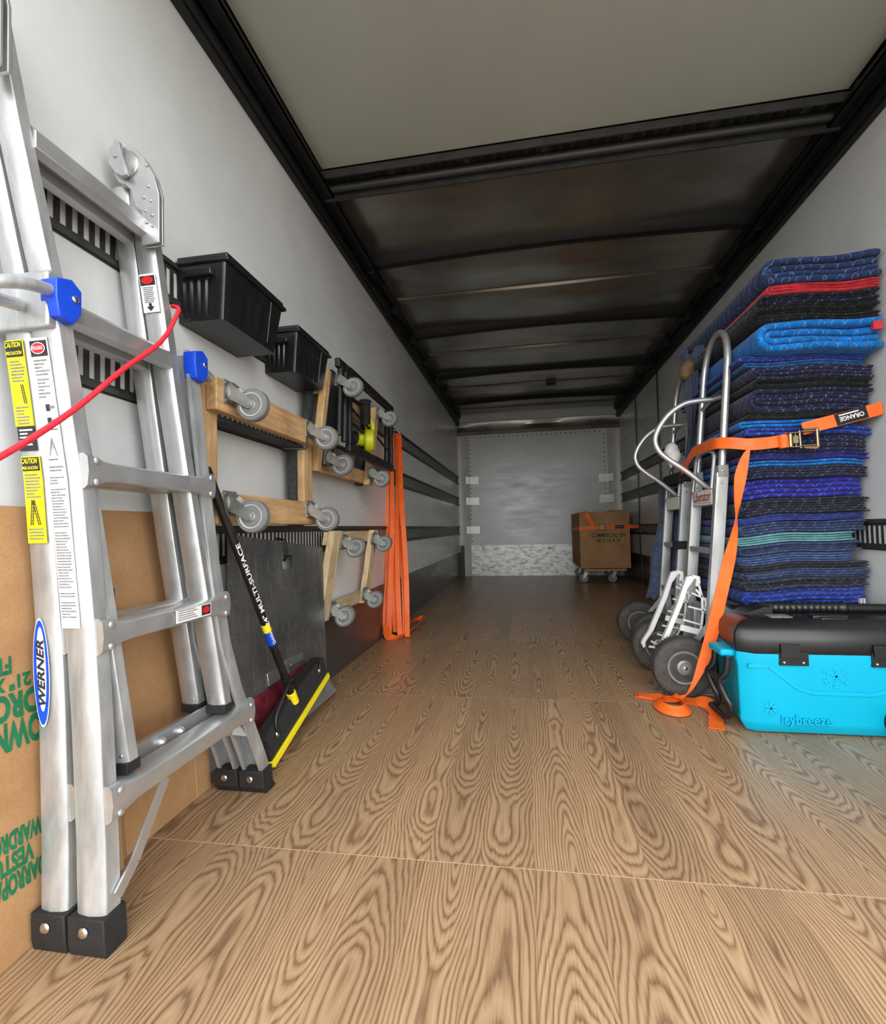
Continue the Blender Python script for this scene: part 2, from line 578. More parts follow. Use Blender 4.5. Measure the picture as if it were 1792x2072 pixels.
def struct(name, mb, mats, label, cat, bevel=0.0):
    return tag(build(name, mb, mats, None, bevel), label, cat, None, 'structure')

# ------------------------------------------------------------------ the cargo box
mb = MB().box(XL - .05, XR + .05, YO, YB + .05, -.08, 0)
struct('floor', mb, M['floor'], 'wood-look plank floor of the truck box', 'floor')
mb = MB().box(XL - .05, XL, YO, YB + .05, 0, ZC)
struct('wall_left', mb, M['wall'], 'white panelled left wall behind the ladder', 'wall')
mb = MB().box(XR, XR + .05, YO, YB + .05, 0, ZC)
struct('wall_right', mb, M['wall'], 'white panelled right wall behind the blankets', 'wall')
mb = MB().box(XL, XR, YB, YB + .05, 0, ZC)
struct('wall_back', mb, M['wallback'], 'scuffed white front bulkhead at the far end', 'wall')
mb = MB().box(XL - .05, XR + .05, YO, YB + .05, ZC, ZC + .04)
struct('ceiling', mb, M['roof'], 'dull bare metal roof sheet of the truck', 'ceiling')

mb = MB()                                            # scuff plates along the side walls
mb.box(XL, XL + .006, 1.9, YB - .02, 0, .355)
struct('baseboard_left', mb, M['kick'], 'dark metal scuff plate along the left wall', 'scuff plate')
mb = MB().box(XR - .006, XR, 1.9, YB - .02, 0, .355)
struct('baseboard_right', mb, M['kick'], 'dark metal scuff plate along the right wall', 'scuff plate')
mb = MB().box(XL + .08, XR - .08, YB - .006, YB, 0, .457)
for i in range(3):
    x = (-.62, .35, .9)[i]
    mb.cyl((x, YB - .009, .40), (x, YB - .003, .40), .012, 10, 1)
struct('baseboard_back', mb, [M['kickback'], M['ink']], 'mottled galvanised plate at the foot of the bulkhead', 'scuff plate')

def corner(x0, x1, name, lab):
    secs = []
    for z in (0.0 if x0 < 0 else 0, 2.1):
        s = []
        for k in range(9):
            a = k / 8
            x = x0 + (x1 - x0) * a
            s.append(V3((x, YB - .06 * math.sin(PI * (.5 + .5 * a)) - .006, z)))
        s += [V3((x1, YB, z)), V3((x0, YB, z))]
        secs.append(s)
    struct(name, MB().sweep(secs), M['cream'], lab, 'corner post')
corner(XL, XL + .165, 'trim_1', 'cream rounded post in the far left corner')
corner(XR, XR - .165, 'trim_2', 'cream rounded post in the far right corner')
mb = MB().box(XL + .008, XL + .068, YB - .075, YB - .067, 0, .46)
struct('trim_3', mb, M['dark'], 'dark angle strip at the foot of the far left corner', 'trim')

mb = MB()                                            # header over the bulkhead
secs = []
for x in [XL + i * (XR - XL) / 12 for i in range(13)]:
    dz = .01 * math.sin(x * 5)
    secs.append([V3((x, YB, 2.12)), V3((x, YB - .05, 2.12)), V3((x, YB - .07, 2.16)), V3((x, YB - .045 + dz, 2.24)), V3((x, YB - .06, 2.30)), V3((x, YB, 2.32))])
mb.sweep(secs)
struct('trim_4', mb, M['header'], 'dull metal header above the bulkhead panel', 'header')
mb = MB()                                            # rivet lines on the bulkhead
for i in range(24):
    for x in (-.785, 1.17):
        mb.lathe([(.009, 0), (.006, .004), (.001, .005)], (x, YB - .001, .52 + i * .066), (0, -1, 0), 8)
for i in range(28):
    mb.lathe([(.009, 0), (.006, .004), (.001, .005)], (-.75 + i * .069, YB - .001, 2.085), (0, -1, 0), 8)
struct('trim_5', mb, M['dark'], 'row of dark rivets around the bulkhead panel', 'rivets')

def top_rail(side, name, lab):
    x = XL if side < 0 else XR
    k = -side
    mb = MB()
    mb.box(x, x + k * .028, YO, YB, 2.262, ZC)
    mb.box(x, x + k * .040, YO, YB, 2.275, 2.300)
    mb.box(x, x + k * .055, YO, YB, 2.385, ZC)
    for j in range(6):
        y = 2.93 + j * .59
        mb.box(x, x + k * .075, y - .05, y + .05, 2.33, 2.44)
    struct(name, mb, M['dark'], lab, 'roof rail', .003)
top_rail(-1, 'trim_6', 'black steel rail where left wall meets roof')
top_rail(1, 'trim_7', 'black steel rail where right wall meets roof')

# raised roll-up door in its tracks
dr = MB()
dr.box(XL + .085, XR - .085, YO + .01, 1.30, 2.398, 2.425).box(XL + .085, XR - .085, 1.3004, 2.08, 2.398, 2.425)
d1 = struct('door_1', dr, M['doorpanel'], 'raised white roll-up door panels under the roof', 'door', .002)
def door_track(x, k, name, lab):
    mb = MB()
    y0, y1 = YO, 3.05
    mb.box(x + k * .040, x + k * .046, y0, y1, 2.33, 2.43)
    mb.box(x + k * .046, x + k * .095, y0, y1, 2.345, 2.350)
    mb.box(x + k * .089, x + k * .095, y0, y1, 2.345, 2.366)
    for y in (1.0, 1.65, 2.04, 2.55, 2.95):
        mb.box(x + k * .028, x + k * .070, y - .02, y + .02, 2.352, 2.425)
        mb.cyl((x + k * .052, y, 2.375), (x + k * .085, y, 2.375), .018, 10)
    struct(name, mb, M['dark'], lab, 'door track')
door_track(XL, 1, 'trim_8', 'black roller track of the door on the left')
door_track(XR, -1, 'trim_9', 'black roller track of the door on the right')

mb = MB()                                            # perforated bar at the end of the door
xa, xb = XL + .03, XR - .03
mb.box(xa, xb, 2.085, 2.215, 2.395, 2.405)
mb.box(xa, xb, 2.085, 2.092, 2.36, 2.40)
mb.box(xa, xb, 2.205, 2.215, 2.335, 2.40)
for i in range(46):
    x = xa + .03 + i * (xb - xa - .06) / 45
    mb.box(x - .013, x + .013, 2.120, 2.160, 2.386, 2.3945, 1 if i % 7 else 0)
mb.tube([(xa, 2.175, 2.372), (xb, 2.175, 2.372)], .018, 12)
struct('trim_10', mb, [M['track'], M['dark']], 'black perforated crossbar at the end of the raised door', 'crossbar')

for j, y in enumerate((2.93, 4.12, 5.31, 6.50)):     # roof bows
    mb = MB()
    secs = []
    for i in range(13):
        a = i / 12
        x = XL + .03 + (XR - XL - .06) * a
        z = 2.380 + .030 * math.sin(PI * a)
        secs.append([V3((x, y - .055, ZC)), V3((x, y - .028, z + .004)), V3((x, y - .022, z)), V3((x, y + .022, z)), V3((x, y + .028, z + .004)), V3((x, y + .055, ZC))])
    mb.sweep(secs)
    struct('trim_%d' % (11 + j), mb, M['dark'],
           ('black roof bow nearest the raised door', 'second black roof bow from the raised door', 'third black roof bow from the raised door', 'black roof bow nearest the bulkhead')[j], 'roof bow')
for j, y in enumerate((3.52, 4.70, 5.90, 7.0)):      # lighter lap seams of the roof sheets
    mb = MB()
    secs = []
    for i in range(13):
        a = i / 12
        x = XL + .03 + (XR - XL - .06) * a
        z = 2.437 + .004 * math.sin(PI * a * 3)
        secs.append([V3((x, y - .04, ZC)), V3((x, y - .03, z)), V3((x, y + .03, z)), V3((x, y + .04, ZC))])
    mb.sweep(secs)
    struct('trim_%d' % (15 + j), mb, M['header'],
           ('grey lap seam across the roof past the first bow', 'grey lap seam across the roof past the second bow', 'grey lap seam across the roof past the third bow', 'grey lap seam across the roof by the bulkhead')[j], 'roof seam')
mb = MB()
mb.box(.30, .42, 5.85, 5.95, 2.415, 2.437)
mb.box(.32, .40, 5.87, 5.93, 2.405, 2.416)
tag(build('roof_lamp', mb, M['dark'], None, .004), 'small dark dome lamp on the roof seam near the bulkhead', 'lamp')
for j, y in enumerate((5.20, 6.18)):
    mb = MB().box(XR - .010, XR, y - .022, y + .022, .0, 2.262)
    struct('trim_%d' % (19 + j), mb, M['track'], ('dark upright joint strip on the right wall beside the hand trucks', 'dark upright joint strip on the right wall behind the cardboard bin')[j], 'joint strip')

# ------------------------------------------------------------------ slotted logistics rails
def logistics_rail(side, z, y0, lab, plate):
    x = XL if side < 0 else XR
    k = -side
    r = thing('logistics_rail', (x, y0, z), lab, 'logistics rail', 'slotted rails on the side walls')
    mb = MB()
    y1 = YB - .07
    hh = .062
    for s in (-1, 1):                                # the two lips and the two webs
        a, b = sorted((z + s * hh, z + s * .036))
        mb.box(x + k * .001, x + k * .0025, y0, y1, a, b)
        a, b = sorted((z + s * (hh - .004), z + s * (hh - .016)))
        mb.box(x + k * .001, x + k * .012, y0, y1, a, b)
    y = y0
    while y < y1 - .03:                              # bars between the slots
        mb.box(x + k * .001, x + k * .0025, y, y + .0140, z - .036, z + .036)
        y += .0285
    build('slotted_channel', mb, M['track'], r)
    if plate:
        mb = MB().box(x + k * .16, x + k * .30, YB - .012, YB - .006, z - .055, z + .055)
        mb.box(x + k * .11, x + k * .16, YB - .072, YB - .006, z - .055, z + .055)
        mb.cyl((x + k * .235, YB - .016, z), (x + k * .235, YB - .012, z), .01, 10)
        build('end_plate', mb, M['zinc'], r)
logistics_rail(-1, 1.433, .80, 'uppermost dark slotted rail along the left wall', True)
logistics_rail(-1, 1.120, .90, 'middle dark slotted rail along the left wall', True)
logistics_rail(-1, .688, 1.30, 'lowest dark slotted rail along the left wall', True)
logistics_rail(1, 1.40, 3.0, 'uppermost dark slotted rail along the right wall', True)
logistics_rail(1, 1.10, 3.0, 'middle dark slotted rail along the right wall', True)
logistics_rail(1, .66, 1.95, 'lowest dark slotted rail along the right wall', False)

# ------------------------------------------------------------------ ladder
def lx(z, rear=False):
    return (-.81 - .062 * z) if rear else (-.73 - .08 * z)
ladder = thing('folding_ladder', (-.80, 1.0, 0), 'tall grey aluminium multi-position ladder leaning on the left wall', 'ladder')

def interp(tab, z):
    for (a, ya), (b, yb) in zip(tab, tab[1:]):
        if (a - z) * (b - z) <= 1e-9:
            t = 0 if a == b else (z - a) / (b - a)
            return ya + (yb - ya) * t
    return tab[0][1] if abs(z - tab[0][0]) < abs(z - tab[-1][0]) else tab[-1][1]
T_NO = [(.03, .750), (.18, .758), (.40, .764), (.58, .765), (.83, .759), (1.0, .745), (1.19, .727)]
T_FO = [(.03, 1.274), (.10, 1.252), (.316, 1.165), (.45, 1.130), (.65, 1.112), (.87, 1.098), (1.19, 1.088)]
T_NI = [(.29, .826), (.8, .778), (1.0, .755), (1.19, .7345), (1.26, .722), (1.45, .690), (1.66, .660)]
T_FI = [(.29, 1.130), (.70, 1.075), (1.06, 1.035), (1.45, .998), (1.56, .995)]

def rail(tab, rear, wx, dy, chan, z_list, inset=0.0):
    mb = MB()
    secs = []
    for z in z_list:
        y = interp(tab, z)
        x1 = lx(z, rear) - inset
        x0 = x1 - wx
        if chan:      # open channel, mouth to the camera side
            w = .004
            s = [(x0, y), (x0 + .010, y), (x0 + .010, y + .004), (x0 + w, y + .004), (x0 + w, y + dy - w), (x1 - w, y + dy - w), (x1 - w, y + .004), (x1 - .010, y + .004), (x1 - .010, y), (x1, y), (x1, y + dy), (x0, y + dy)]
        else:         # closed rail with a gently crowned broad face
            s = [(x0, y + .005), (x0 + .008, y + .001), (x0 + wx * .5, y - .002), (x1 - .008, y + .001), (x1, y + .005), (x1, y + dy), (x0, y + dy)]
        secs.append([V3((a, b, z)) for a, b in s])
    return mb.sweep(secs)
zo = [.03, .10, .18, .316, .40, .45, .58, .65, .83, .87, 1.0, 1.19]
zi = [.29, .45, .70, .8, 1.0, 1.06, 1.19, 1.26, 1.45, 1.56]
OUT = {}
for rear in (False, True):
    wx = .060 if not rear else .056
    OUT['n', rear] = build('outer_rail', rail(T_NO, rear, wx, .036, False, zo), M['alu'], ladder, .002)
    OUT['f', rear] = build('outer_rail', rail(T_FO, rear, wx, .038, True, zo), M['alu'], ladder)
    OUT['in', rear] = build('inner_rail', rail(T_NI, rear, wx - .012, .028, False, zi + [1.66], .004), M['alu'], ladder, .0015)
    OUT['if', rear] = build('inner_rail', rail(T_FI, rear, wx - .008, .030, False, zi, .004), M['alu2'], ladder, .0015)
    for key, tab, dy in (('in', T_NI, .028), ('if', T_FI, .030)):         # end plugs
        y = interp(tab, .29)
        x1 = lx(.29, rear)
        mb = MB().box(x1 - wx + .006, x1 - .002, y - .003, y + dy + .002, .272, .292)
        mb.cyl((x1 - .016, y - .004, .305), (x1 - .016, y + .002, .305), .003, 8, 1)
        build('end_plug', mb, [M['rubber'], M['chrome']], OUT[key, rear], .003)
    for key, tab, dy in (('n', T_NO, .036), ('f', T_FO, .038)):           # rubber feet
        y = interp(tab, .06)
        x1 = lx(.05, rear)
        mb = MB()
        y0, y1 = y - .008, y + dy + .005
        yb0 = y0 + (-.002 if key == 'n' else .012)
        yb1 = y1 + (0 if key == 'n' else .016)
        a = [V3((x1 - wx - .007, yb0 + .006, 0)), V3((x1 + .007, yb0 + .006, 0)), V3((x1 + .007, yb1, 0)), V3((x1 - wx - .007, yb1, 0))]
        c = [V3((x1 - wx - .007, y0, .020)), V3((x1 + .007, y0, .022)), V3((x1 + .007, y1, .022)), V3((x1 - wx - .007, y1, .022))]
        b = [V3((x1 - wx - .008, y0, .066)), V3((x1 + .004, y0, .066)), V3((x1 + .004, y1, .066)), V3((x1 - wx - .008, y1, .066))]
        mb.sweep([a, c, b])
        mb.lathe([(.010, 0), (.009, .004), (.002, .006)], (x1 - wx / 2 - .004, y0, .044), (0, -1, 0), 12, 1)
        build('rubber_foot', mb, [M['rubber'], M['chrome']], OUT[key, rear], .004)

def outer_rung(z, rear, lip):
    ya, yb = interp(T_NO, z) + .0075, interp(T_FO, z) + .036
    secs = []
    n = 16
    for i in range(n + 1):
        a = i / n
        y = ya + (yb - ya) * a
        e = min(a, 1 - a) / .16
        e = 1 if e > 1 else e * e * (3 - 2 * e)
        x = lx(z, rear) + .010
        hh = .033 - .013 * e            # flattened, tall ends; slim body
        bk_ = -.012 - .038 * e
        s = [V3((x + dx, y, z + dz)) for dx, dz in ((bk_, -hh), (-.004, -hh), (.004, -hh * .8), (.007, 0), (.004, hh * .8), (-.004, hh), (bk_, hh))]
        secs.append(s)
    mb = MB().sweep(secs)
    if not rear:
        for y in (ya + .018, yb - .018):
            for dz in (-.020, .020):
                mb.lathe([(.007, 0), (.005, .003), (.001, .004)], (x + .006, y, z + dz), (1, 0, 0), 8)
    return mb
rungs = {}
for z in (.846, .542, .246):
    for rear in (False, True):
        rungs[z, rear] = build('rung', outer_rung(z, rear, True), M['alu2'], ladder)

def inner_rung(z, rear):
    ya, yb = interp(T_NI, z) + .0275, interp(T_FI, z) + .004
    x1 = lx(z, rear) + (.002 if not rear else -.004)
    w = .062 if not rear else .05
    s = [(0, -.020), (0, .012), (-.010, .022), (-w + .006, .024), (-w, .018), (-w, .004), (-w + .012, -.004), (-.020, -.024)]
    return MB().sweep([[V3((x1 + a, y, z + b)) for a, b in s] for y in (ya, yb)])
for z in (1.445, 1.145):
    for rear in (False, True):
        build('rung', inner_rung(z, rear), M['alu2'], ladder, .0015)

# hinges at the top of the rails: flat plates facing along the rungs
def hinge(yh, dz, dx_):
    fl = lambda u, v, w: V3((u + dx_, yh + w, v + dz))
    mb = MB()
    arm = [(-.812, 1.40), (-.812, 1.515), (-.824, 1.56), (-.850, 1.605), (-.872, 1.628), (-.894, 1.640), (-.912, 1.640), (-.928, 1.628), (-.933, 1.600), (-.930, 1.575), (-.918, 1.556), (-.900, 1.548), (-.886, 1.535), (-.880, 1.510), (-.872, 1.49), (-.858, 1.48), (-.858, 1.40)]
    mb.prism(arm, fl, .0, .006)
    mb.prism([(u - .004, v + .002) for u, v in arm], fl, .016, .022)
    for u, v in ((-.842, 1.585), (-.838, 1.535), (-.850, 1.510), (-.832, 1.500), (-.846, 1.478), (-.828, 1.465), (-.842, 1.450), (-.829, 1.440)):
        mb.lathe([(.0042, 0), (.0035, .003), (.001, .004)], fl(u, v, 0), (0, -1, 0), 8)
    h_ = build('hinge', mb, M['alu2'], ladder, .0012)
    mb = MB().lathe([(.033, 0), (.033, .003), (.030, .005), (.008, .006)], fl(-.896, 1.594, 0), (0, -1, 0), 28)
    build('pivot_disc', mb, M['zinc'], h_)
    mb = MB().prism([(-.930, 1.590), (-.930, 1.622), (-.914, 1.648), (-.902, 1.640), (-.897, 1.612), (-.886, 1.580), (-.882, 1.560), (-.894, 1.556), (-.912, 1.566)], fl, -.016, -.006)
    mb.lathe([(.005, 0), (.004, .003), (.001, .004)], fl(-.912, 1.606, -.016), (0, -1, 0), 8)
    build('release_lever', mb, M['alu'], h_, .003)
hinge(.978, 0, 0)
hinge(.640, .10, -.010)

# blue lock brackets with grey J handles
for key, y, s in (('n', .744, -1), ('f', 1.110, 1)):
    z = 1.160
    x = lx(z)
    mb = MB()
    mb.prism([(y - .024, z + .024), (y + .006, z + .034), (y + .026, z + .020), (y + .026, z - .022), (y + .010, z - .048), (y - .018, z - .042), (y - .024, z - .01)], lambda u, v, w: V3((x + w, u, v)), -.012, .022)
    mb.lathe([(.008, 0), (.006, .003), (.001, .004)], (x + .022, y + .012, z), (1, 0, 0), 10, 1)
    lk = build('rung_lock', mb, [M['blue'], M['chrome']], ladder, .004)
    mb = MB()
    if s < 0:
        path = catmull([(x + .006, y - .015, z + .004), (x + .006, y - .065, z - .006), (x - .002, y - .105, z - .022), (x - .018, y - .108, z - .028), (x - .045, y - .085, z - .030), (x - .048, y - .03, z - .022)], 5)
        mb.tube(path, .011, 12)
    else:
        path = catmull([(x + .004, y + .015, z - .006), (x + .002, y + .055, z - .012), (x - .01, y + .075, z - .014), (x - .04, y + .06, z - .014)], 5)
        mb.tube(path, .0105, 12)
    build('lock_handle', mb, M['alu'], lk)
# collar at the top of the outer near rail
for rear in (False, True):
    mb = MB()
    x1 = lx(1.17, rear) + .004
    mb.prism([(.712, 1.10), (.714, 1.195), (.722, 1.205), (.745, 1.205), (.745, 1.10)], lambda u, v, w: V3((x1 + w, u + (.01 - .02 * (v - 1.1) * 2), v)), -.068, -.002)
    build('rail_collar', mb, M['alu'], OUT['n', rear], .004)

# spreader braces under the lowest rung
mb = MB()
z = .246
mb.beam((lx(.2) + .006, .905, .228), (lx(.15) + .008, .818, .120), .022, .004, (1, 0, 0))
mb.beam((lx(.15) + .008, .818, .120), (lx(.1) + .004, .778, .085), .022, .004, (1, 0, 0))
build('brace', mb, M['alu2'], ladder)
mb = MB()
mb.beam((lx(.2) - .02, 1.115, .225), (lx(.2) - .03, 1.19, .205), .022, .004, (1, 0, 0))
mb.beam((lx(.2) - .03, 1.19, .205), (lx(.18) - .012, 1.224, .188), .022, .004, (1, 0, 0))
build('brace', mb, M['alu2'], ladder)
mb = MB()
xr_ = lx(.25, True) + .012
mb.beam((xr_, .80, .262), (xr_, 1.18, .262), .005, .05, (0, 0, 1))
for y in (.975, 1.035):
    mb.lathe([(.012, 0), (.011, .006), (.006, .012), (.003, .013)], (xr_ + .003, y, .265), (1, 0, 0), 12)
build('brace_plate', mb, M['alu2'], ladder)

# stickers
def face_frame(tab, rear, z, up=True):
    """origin on the broad near face at height z"""
    y = interp(tab, z) - .0035
    x1 = lx(z, rear)
    return x1, y
def rail_strip(mb, tab, rear, za, zb, u0, u1, m, lift=0.0, n=None):
    """thin sticker following the broad face between fractions u0..u1 of its width"""
    wx = .060 if not rear else .056
    zs = sorted([za, zb] + [z for z in zo if za < z < zb])
    secs = []
    for z in zs:
        x1, y = face_frame(tab, rear, z)
        a, b = x1 - wx * (1 - u0), x1 - wx * (1 - u1)
        secs.append([V3((a, y - lift - .0006, z)), V3((b, y - lift - .0006, z)), V3((b, y - lift + .0012, z)), V3((a, y - lift + .0012, z))])
    mb.sweep(secs, m)
def print_lines(mb, tab, rear, za, zb, u0, u1, m, step=.0062, fill=.45):
    rr = random.Random(3 + int(za * 1000))
    z = zb
    while z > za:
        a = u0 + rr.random() * .04
        b = u1 - rr.random() ** 2 * (u1 - u0) * .5
        while a < b:
            c = min(b, a + rr.uniform(.06, .22))
            rail_strip(mb, tab, rear, z - step * fill, z, a, c, m, .0008)
            a = c + .02
        z -= step if rr.random() > .06 else step * 2.2
def face_pt(tab, rear, z, u, lift=.0022):
    wx = .060 if not rear else .056
    x1, y = face_frame(tab, rear, z)
    return V3((x1 - wx * (1 - u), y - lift, z))
def ell(mb, tab, rear, z, u, ru, rz, m, lift, n=28, cut=None):
    """ellipse printed on the broad face: ru as a share of the width, rz in metres"""
    ps = []
    for k in range(n):
        a = 2 * PI * k / n
        ps.append(face_pt(tab, rear, z + rz * math.sin(a), u + ru * math.cos(a), lift))
    vs = [face_pt(tab, rear, z, u, lift)] + ps
    mb.add(vs, [(0, 1 + k, 1 + (k + 1) % n) for k in range(n)], m)

mats_st = [M['paper'], M['ink'], M['red'], M['grey_ink'], M['yellow'], M['bluesticker']]
mb = MB()
rail_strip(mb, T_NO, False, .56, 1.085, .04, .66, 0)
rail_strip(mb, T_NO, False, 1.052, 1.080, .06, .64, 1, .0007)
ell(mb, T_NO, False, 1.066, .35, .245, .0105, 0, .0024)
ell(mb, T_NO, False, 1.066, .35, .22, .009, 2, .0027)
mb.text('PELIGRO', face_pt(T_NO, False, 1.066, .35, .0030), (1, 0, 0), (0, 0, 1), w=.022, h=.0065, m=0, bold=.01)
print_lines(mb, T_NO, False, 1.020, 1.046, .10, .62, 3)
print_lines(mb, T_NO, False, .975, 1.012, .10, .55, 3)
for z in (.960, .936):                                   # little drawings of the lock
    rail_strip(mb, T_NO, False, z - .006, z + .006, .30, .44, 1, .0008)
    rail_strip(mb, T_NO, False, z - .002, z + .003, .42, .60, 3, .0008)
rail_strip(mb, T_NO, False, .920, .9215, .12, .6, 1, .0008)
for du, dz in ((-.13, -.02), (.13, -.02), (-.06, -.012), (.06, -.012)):   # drawing of a stepladder
    a, b = face_pt(T_NO, False, .905, .36, .0026), face_pt(T_NO, False, .905 + dz * 1.6, .36 + du, .0026)
    mb.tube([a, b], .0009, 5, 3)
print_lines(mb, T_NO, False, .845, .868, .10, .62, 3)
print_lines(mb, T_NO, False, .575, .835, .06, .60, 3, .0052)
build('warning_sticker', mb, mats_st, OUT['n', False])['label'] = 'long white warning sticker with red oval PELIGRO heading'

mb = MB()
rail_strip(mb, T_NO, True, .930, 1.085, .12, .80, 4)
rail_strip(mb, T_NO, True, .885, .930, .16, .80, 1)
rail_strip(mb, T_NO, True, .715, .875, .16, .86, 4)
rail_strip(mb, T_NO, True, 1.055, 1.083, .14, .78, 1, .0007)
mb.text('CAUTION', face_pt(T_NO, True, 1.076, .46), (1, 0, 0), (0, 0, 1), w=.034, h=.010, m=4, bold=.02)
mb.text('PRECAUCI\u00d3N', face_pt(T_NO, True, 1.062, .46), (1, 0, 0), (0, 0, 1), w=.034, h=.008, m=4, bold=.02)
rail_strip(mb, T_NO, True, .848, .873, .18, .84, 1, .0007)
mb.text('CAUTION', face_pt(T_NO, True, .866, .50), (1, 0, 0), (0, 0, 1), w=.034, h=.010, m=4, bold=.02)
mb.text('PRECAUCI\u00d3N', face_pt(T_NO, True, .854, .50), (1, 0, 0), (0, 0, 1), w=.034, h=.007, m=4, bold=.02)
print_lines(mb, T_NO, True, 1.010, 1.048, .2, .76, 3, .0058)
print_lines(mb, T_NO, True, .935, .965, .2, .76, 3, .0058)
print_lines(mb, T_NO, True, .892, .924, .22, .74, 0, .0066)
print_lines(mb, T_NO, True, .800, .842, .22, .8, 3, .0058)
print_lines(mb, T_NO, True, .722, .742, .22, .8, 3, .0058)
for z0, z1, ua, ub in ((.970, 1.005, .55, .62), (.748, .795, .45, .35), (.748, .795, .45, .66)):   # ladder drawings
    for d in (0, .08):
        mb.tube([face_pt(T_NO, True, z1, ua + d, .0026), face_pt(T_NO, True, z0, ub + d, .0026)], .0007, 5, 1)
    for k in range(8):
        f = (k + .5) / 8
        zz, uu = z0 + (z1 - z0) * f, ub + (ua - ub) * f
        mb.tube([face_pt(T_NO, True, zz, uu, .0026), face_pt(T_NO, True, zz, uu + .08, .0026)], .0005, 4, 1)
build('caution_sticker', mb, mats_st, OUT['n', True])['label'] = 'yellow and black caution stickers'

mb = MB()
zc_ = .480
ell(mb, T_NO, True, zc_, .38, .31, .098, 0, .0012, 40)
ell(mb, T_NO, True, zc_, .38, .285, .094, 5, .0016, 40)
ell(mb, T_NO, True, zc_ + .006, .40, .175, .076, 0, .0020, 40)
pa, pb = face_pt(T_NO, True, zc_ - .06, .4), face_pt(T_NO, True, zc_ + .06, .4)
mb.text('WERNER', (pa + pb) / 2, (pb - pa), (-1, 0, 0), w=.118, h=.0155, m=1, lift=.0012, bold=.03, shear=.25)
build('maker_sticker', mb, mats_st, OUT['n', True])['label'] = 'blue and white oval sticker lettered WERNER'

mb = MB()                                            # small sticker on the far inner rail
def strip_far(za, zb, u0, u1, m, lift=0.0):
    secs = []
    for z in (za, zb):
        y = interp(T_FI, z) - .0035 - lift
        x1 = lx(z) - .004
        a, b = x1 - .052 * (1 - u0), x1 - .052 * (1 - u1)
        secs.append([V3((a, y - .0006, z)), V3((b, y - .0006, z)), V3((b, y + .001, z)), V3((a, y + .001, z))])
    mb.sweep(secs, m)
def far_pt(z, u, lift=.0024):
    y = interp(T_FI, z) - .0035 - lift
    return V3((lx(z) - .004 - .052 * (1 - u), y, z))
strip_far(1.255, 1.345, .10, .92, 0)
strip_far(1.318, 1.340, .14, .88, 1, .0007)
ps = [far_pt(1.329 + .009 * math.sin(k * PI / 12), .51 + .30 * math.cos(k * PI / 12)) for k in range(24)]
mb.add(ps, [tuple(range(24))], 2)
for k in range(9):
    strip_far(1.312 - k * .0042, 1.3138 - k * .0042, .24, .76 - .03 * (k % 3), 3, .0007)
mb.add([far_pt(1.276, .44), far_pt(1.276, .58), far_pt(1.268, .58), far_pt(1.268, .70), far_pt(1.258, .51), far_pt(1.268, .32), far_pt(1.268, .44)], [(0, 1, 2, 6), (3, 4, 5)], 1)
build('danger_sticker', mb, mats_st, OUT['if', False])['label'] = 'small white danger sticker with black down arrow'
mb = MB()
z = .545
xs_ = lx(z) + .0185
mb.box(xs_, xs_ + .0008, .955, 1.075, z - .015, z + .013, 0)
mb.box(xs_ + .0004, xs_ + .0012, 1.040, 1.072, z - .012, z + .011, 1)
ps = [V3((xs_ + .0016, 1.056 + .013 * math.cos(k * PI / 10), z + .008 * math.sin(k * PI / 10))) for k in range(20)]
mb.add(ps, [tuple(range(20))], 2)
for k in range(5):
    mb.box(xs_ + .0004, xs_ + .0012, .962, 1.025 - .006 * (k % 3), z - .010 + k * .0048, z - .008 + k * .0048, 3)
build('rung_sticker', mb, mats_st, rungs[.542, False])

# red elastic cord over the ladder
mb = MB()
path = catmull([(-.775, .50, .775), (-.770, .611, .852), (-.776, .731, .949), (-.788, .85, 1.06), (-.797, .964, 1.160), (-.806, 1.025, 1.245), (-.815, 1.045, 1.275), (-.840, 1.056, 1.288)], 5)
mb.tube(path, .0050, 10)
tag(build('elastic_cord', mb, M['cord'], None, at=(-.78, .73, .95)), 'thin red elastic cord stretched diagonally across the ladder', 'cord')

# ------------------------------------------------------------------ flattened cartons behind the ladder
def carton_x(z, back):
    return -.884 - back - .070 * z
def sheet(y0, y1, z1, back, th=.007):
    mb = MB()
    q = lambda d: [V3((carton_x(0, back) - d, y0, 0)), V3((carton_x(0, back) - d, y1, 0)), V3((carton_x(z1, back) - d, y1, z1)), V3((carton_x(z1, back) - d, y0, z1))]
    return mb.hexa(q(0), q(th))
wb = sheet(.36, .955, .785, .0)
def cpt(y, z, back=0.0):
    return V3((carton_x(z, back) + .0008, y, z))
def cword(mb, s, y_left, z, h, w, back=0.0):
    """word printed upside down; y_left = the side nearer the opening"""
    up = (cpt(0, 0) - cpt(0, 1)).normalized()
    mb.text(s, cpt(y_left + w / 2, z, back), (0, -1, 0), up, w=w, h=h, m=1, bold=.045)
for s, y_left, z, h, w in (('FT', .716, .498, .032, .026), ('21" X 1', .690, .465, .026, .085), ('WARDROBE', .664, .425, .048, .215), ('DOWN', .706, .374, .052, .110),
                           ('WARDROBE', .676, .198, .034, .104), ('VESTUARIO', .640, .162, .034, .124), ('GUARDARROPA', .694, .126, .036, .142)):
    cword(wb, s, y_left, z, h, w)
wc = thing('wardrobe_carton', (-.90, .7, 0), 'brown flattened wardrobe carton with upside-down green lettering behind ladder', 'cardboard box')
build('cardboard_panel', wb, [M['card'], M['greenink']], wc)
mb = sheet(.37, .948, .775, .010)
build('cardboard_flap', mb, M['card'], wc)
mb2 = sheet(.90, 1.288, .812, .024)
